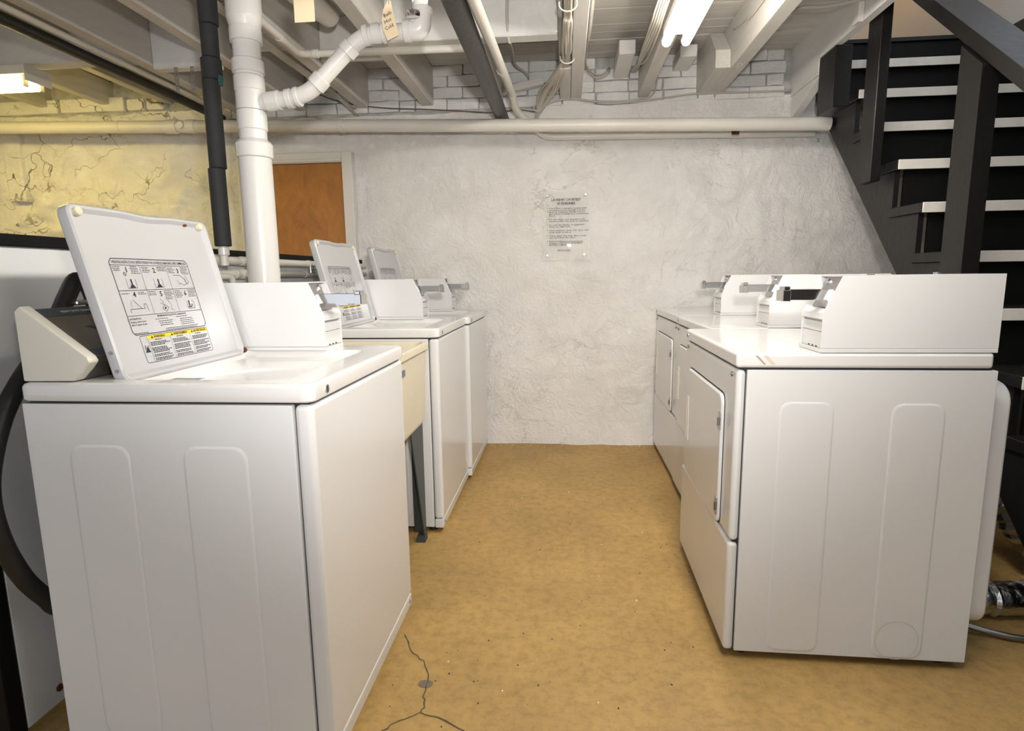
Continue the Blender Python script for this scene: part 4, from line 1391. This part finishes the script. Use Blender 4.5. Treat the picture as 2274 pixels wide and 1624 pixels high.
# ------------------------------------------------------------------ cables on the joists
def cable_set(name, label, runs, r=.005, mats=('cable',)):
    o0 = Vector(runs[0][0])
    t_ = thing(name, label, 'cable', o0)
    for i, run in enumerate(runs):
        obj('cable', T(smooth_path([Vector(p) - o0 for p in run], 7), r, 7), M[mats[i % len(mats)]], t_, smooth=True)
    return t_


rnd = random.Random(11)
runs = []
for i in range(9):
    a = i / 8
    j = lambda s=.008: rnd.uniform(-s, s)  # noqa
    runs.append([(-.004 + .046 * a * .6 + j(), YB + .1, 2.272 + j()), (-.008 + .036 * a + j(), 2.2, 2.245 + j()), (-.006 + .030 * a + j(), 2.72, 2.222 + j(.006)), (-.010 + .034 * a + j(.006), 3.02, 2.232 + j()),
                 (-.014 + .03 * a + j(.006), 3.20, 2.245 + j(.006)), (-.080 + .065 * a + j(), 3.46, 2.235 + j()), (-.150 + .09 * a + j(), 3.68, 2.222 + j(.010)), (-.178 + .018 * a, 3.815, 2.150 + j(.006)), (-.19 + .012 * a, 3.86, 2.115)])
cb = cable_set('cable_bundle', 'thick bundle of painted cables hung on the double joist at centre', runs, .0066, ('cable', 'cable', 'cable_b', 'cable'))
co = Vector(runs[0][0])
for yy_, zz in ((2.52, 2.215), (3.16, 2.235)):
    ring = [Vector((.010 + .036 * math.cos(t), yy_, zz + .004 - .028 * math.sin(t))) - co for t in [PI * q / 10 for q in range(-1, 12)]]
    ring = [Vector((.055, yy_, zz + .03)) - co, Vector((.047, yy_, zz + .018)) - co] + ring
    obj('cable_hanger', T(ring, .0032, 7), M['trimw'], cb, smooth=True)
obj('cable_tie', T([Vector((-.172 + .024 * math.cos(t), 3.775, 2.172 + .022 * math.sin(t))) - co for t in [2 * PI * q / 14 for q in range(15)]], .002, 5), M['trimw'], cb)
runs = []
for i in range(5):
    a = i / 4
    runs.append([(.425 + rnd.uniform(-.01, .01), YB + .1, 2.29), (.425 - .03 * a, 2.3, 2.27 + .02 * a), (.427 - .035 * a, 2.9, 2.25 + .03 * a), (.428 - .035 * a + rnd.uniform(-.01, .005), 3.35, 2.28 + rnd.uniform(-.01, .03)), (.405 + .02 * a, 3.62, 2.335), (.395 + .03 * a, 3.84, 2.375)])
cable_set('cable_bundle', 'loose bundle of painted cables along the joist by the lit tubes', runs, .0055)
runs = [[(.115, YB + .1, 2.30), (.114, 2.6, 2.29), (.112, 3.2, 2.33), (.110, 3.5, 2.38), (.125, 3.80, 2.412), (.17, 3.83, 2.375), (.215, 3.83, 2.362), (.25, 3.835, 2.38), (.268, 3.87, 2.415)],
        [(.122, YB + .1, 2.32), (.122, 2.6, 2.32), (.117, 3.2, 2.34), (.112, 3.5, 2.37), (.13, 3.80, 2.39), (.18, 3.83, 2.35), (.22, 3.83, 2.345), (.262, 3.835, 2.37), (.275, 3.87, 2.41)]]
cable_set('cable_pair', 'two painted cables looping from the centre joist over the bricks', runs, .0052)
cable_set('wall_cable', 'painted cable draped along the plaster ledge on the right', [[(-.17, 3.835, 2.175), (-.09, 3.835, 2.215), (.03, 3.835, 2.232), (.2, 3.84, 2.213), (.40, 3.84, 2.205), (.56, 3.84, 2.212), (.78, 3.838, 2.233), (1.05, 3.84, 2.232), (1.355, 3.838, 2.228)],
                                                                                     [(.565, 3.84, 2.40), (.556, 3.84, 2.30), (.53, 3.838, 2.235), (.44, 3.838, 2.213), (.25, 3.838, 2.205), (.10, 3.836, 2.222)]], .005)
cable_set('wall_cable', 'thin dark wire strung across the bricks on the left', [[(-1.70, 3.80, 2.37), (-1.45, 3.83, 2.27), (-1.174, 3.838, 2.225), (-.88, 3.842, 2.205), (-.70, 3.842, 2.190), (-.588, 3.842, 2.18), (-.46, 3.842, 2.17), (-.30, 3.842, 2.18), (-.19, 3.842, 2.165)]], .0038, ('cable_d',))
cable_set('hanging_cable', 'painted cable dropping from the white header to the bricks', [[(-.262, 2.835, 2.40), (-.265, 2.832, 2.325), (-.262, 2.86, 2.226), (-.26, 2.94, 2.24), (-.285, 3.35, 2.36), (-.300, 3.70, 2.40), (-.255, 3.80, 2.392), (-.225, 3.80, 2.358)]], .0068)
cable_set('joist_cable', 'thin cable stapled along the side of the right-hand double joist', [[(.874, YB + .1, 2.33), (.873, 2.6, 2.335), (.871, 3.1, 2.36), (.868, 3.325, 2.395)]], .004)
cable_set('hanging_cable', 'pale cable crossing from the joist to the stair trimmer', [[(.96, 2.96, 2.30), (1.073, 3.0, 2.35), (1.2, 3.0, 2.352), (1.355, 2.99, 2.372)]], .008)
runs = []
for i in range(6):
    a = i / 5
    runs.append([(-1.40 - .04 * a, YB + .1, 2.27), (-1.405 - .035 * a, 2.5, 2.262 - .008 * a), (-1.40 - .03 * a, 3.2, 2.262 - .01 * a), (-1.38 - .03 * a + rnd.uniform(-.01, .01), 3.55, 2.25), (-1.36 + rnd.uniform(-.03, .03), 3.84, 2.20 + rnd.uniform(-.02, .03))])
cable_set('cable_bundle', 'dusty bundle of cables along the joist behind the drain stack', runs, .0045)
rc = thing('raceway', 'slanted white cable raceway on the bricks left of the cable bundle', 'raceway', (-.42, 3.83, 2.285))
bm = bmesh.new()
beam(bm, (0, 0, 0), (.285, 0, .052), .05, .04, (0, 0, 1), .002)
obj('channel', bm, M['trimw'], rc)
bm = bmesh.new()
beam(bm, (0, -.027, .006), (.285, -.027, .058), .004, .008, (0, 0, 1))
obj('channel_lip', bm, M['trimw'], rc)
for x in (-1.966, -1.880):
    sp = thing('pipe_strap', 'perforated steel hanger strap, %s of the pair left of the black riser' % ('left' if x < -1.93 else 'right'), 'strap', (x, 2.965, 2.10))
    bm = bmesh.new()
    for k in range(6):
        z0 = k * .02
        box(bm, -.009, .009, -.001, .001, z0 + .006, z0 + .014)
        box(bm, -.009, -.004, -.001, .001, z0 - .006, z0 + .006)
        box(bm, .004, .009, -.001, .001, z0 - .006, z0 + .006)
    obj('strap_band', bm, M['steel'], sp)

# ------------------------------------------------------------------ fluorescent fixtures
f1 = thing('fluorescent_light', 'lit twin-tube fluorescent fixture under the joist right of centre', 'light', (.487, 2.80, 2.16))
obj('housing', B(-.055, .055, -2.46, .02, .035, .071, .004), M['trimw'], f1)
for sx in (-.042, .042):
    obj('tube', T([(sx, -2.44, 0), (sx, -2.435, 0), (sx, .0, 0), (sx, .006, 0)], [.015, .0205, .0205, .014], 16), M['tube_w'], f1, smooth=True, angle=.7)
    for yy_ in (.010, -2.455):
        obj('lamp_holder', B(sx - .012, sx + .012, yy_ - .003, yy_ + .007, -.008, .036, .002, 1), M['trimw'], f1)
f2 = thing('fluorescent_light', 'lit fluorescent fixture at the left edge beyond the partition', 'light', (-2.70, 2.90, 2.14))
obj('housing', B(-1.25, .03, -.075, .075, .03, .075, .004), M['trimw'], f2)
obj('end_plate', B(.031, .036, -.078, .078, .0, .076, .002, 1), M['trimw'], f2)
for sy in (-.045, .045):
    obj('tube', T([(-1.22, sy, 0), (-.005, sy, 0)], .019, 16), M['tube_y'], f2, smooth=True, angle=.7)
    obj('lamp_holder', B(-.002, .010, sy - .012, sy + .012, -.022, .031, .002, 1), M['trimw'], f2)
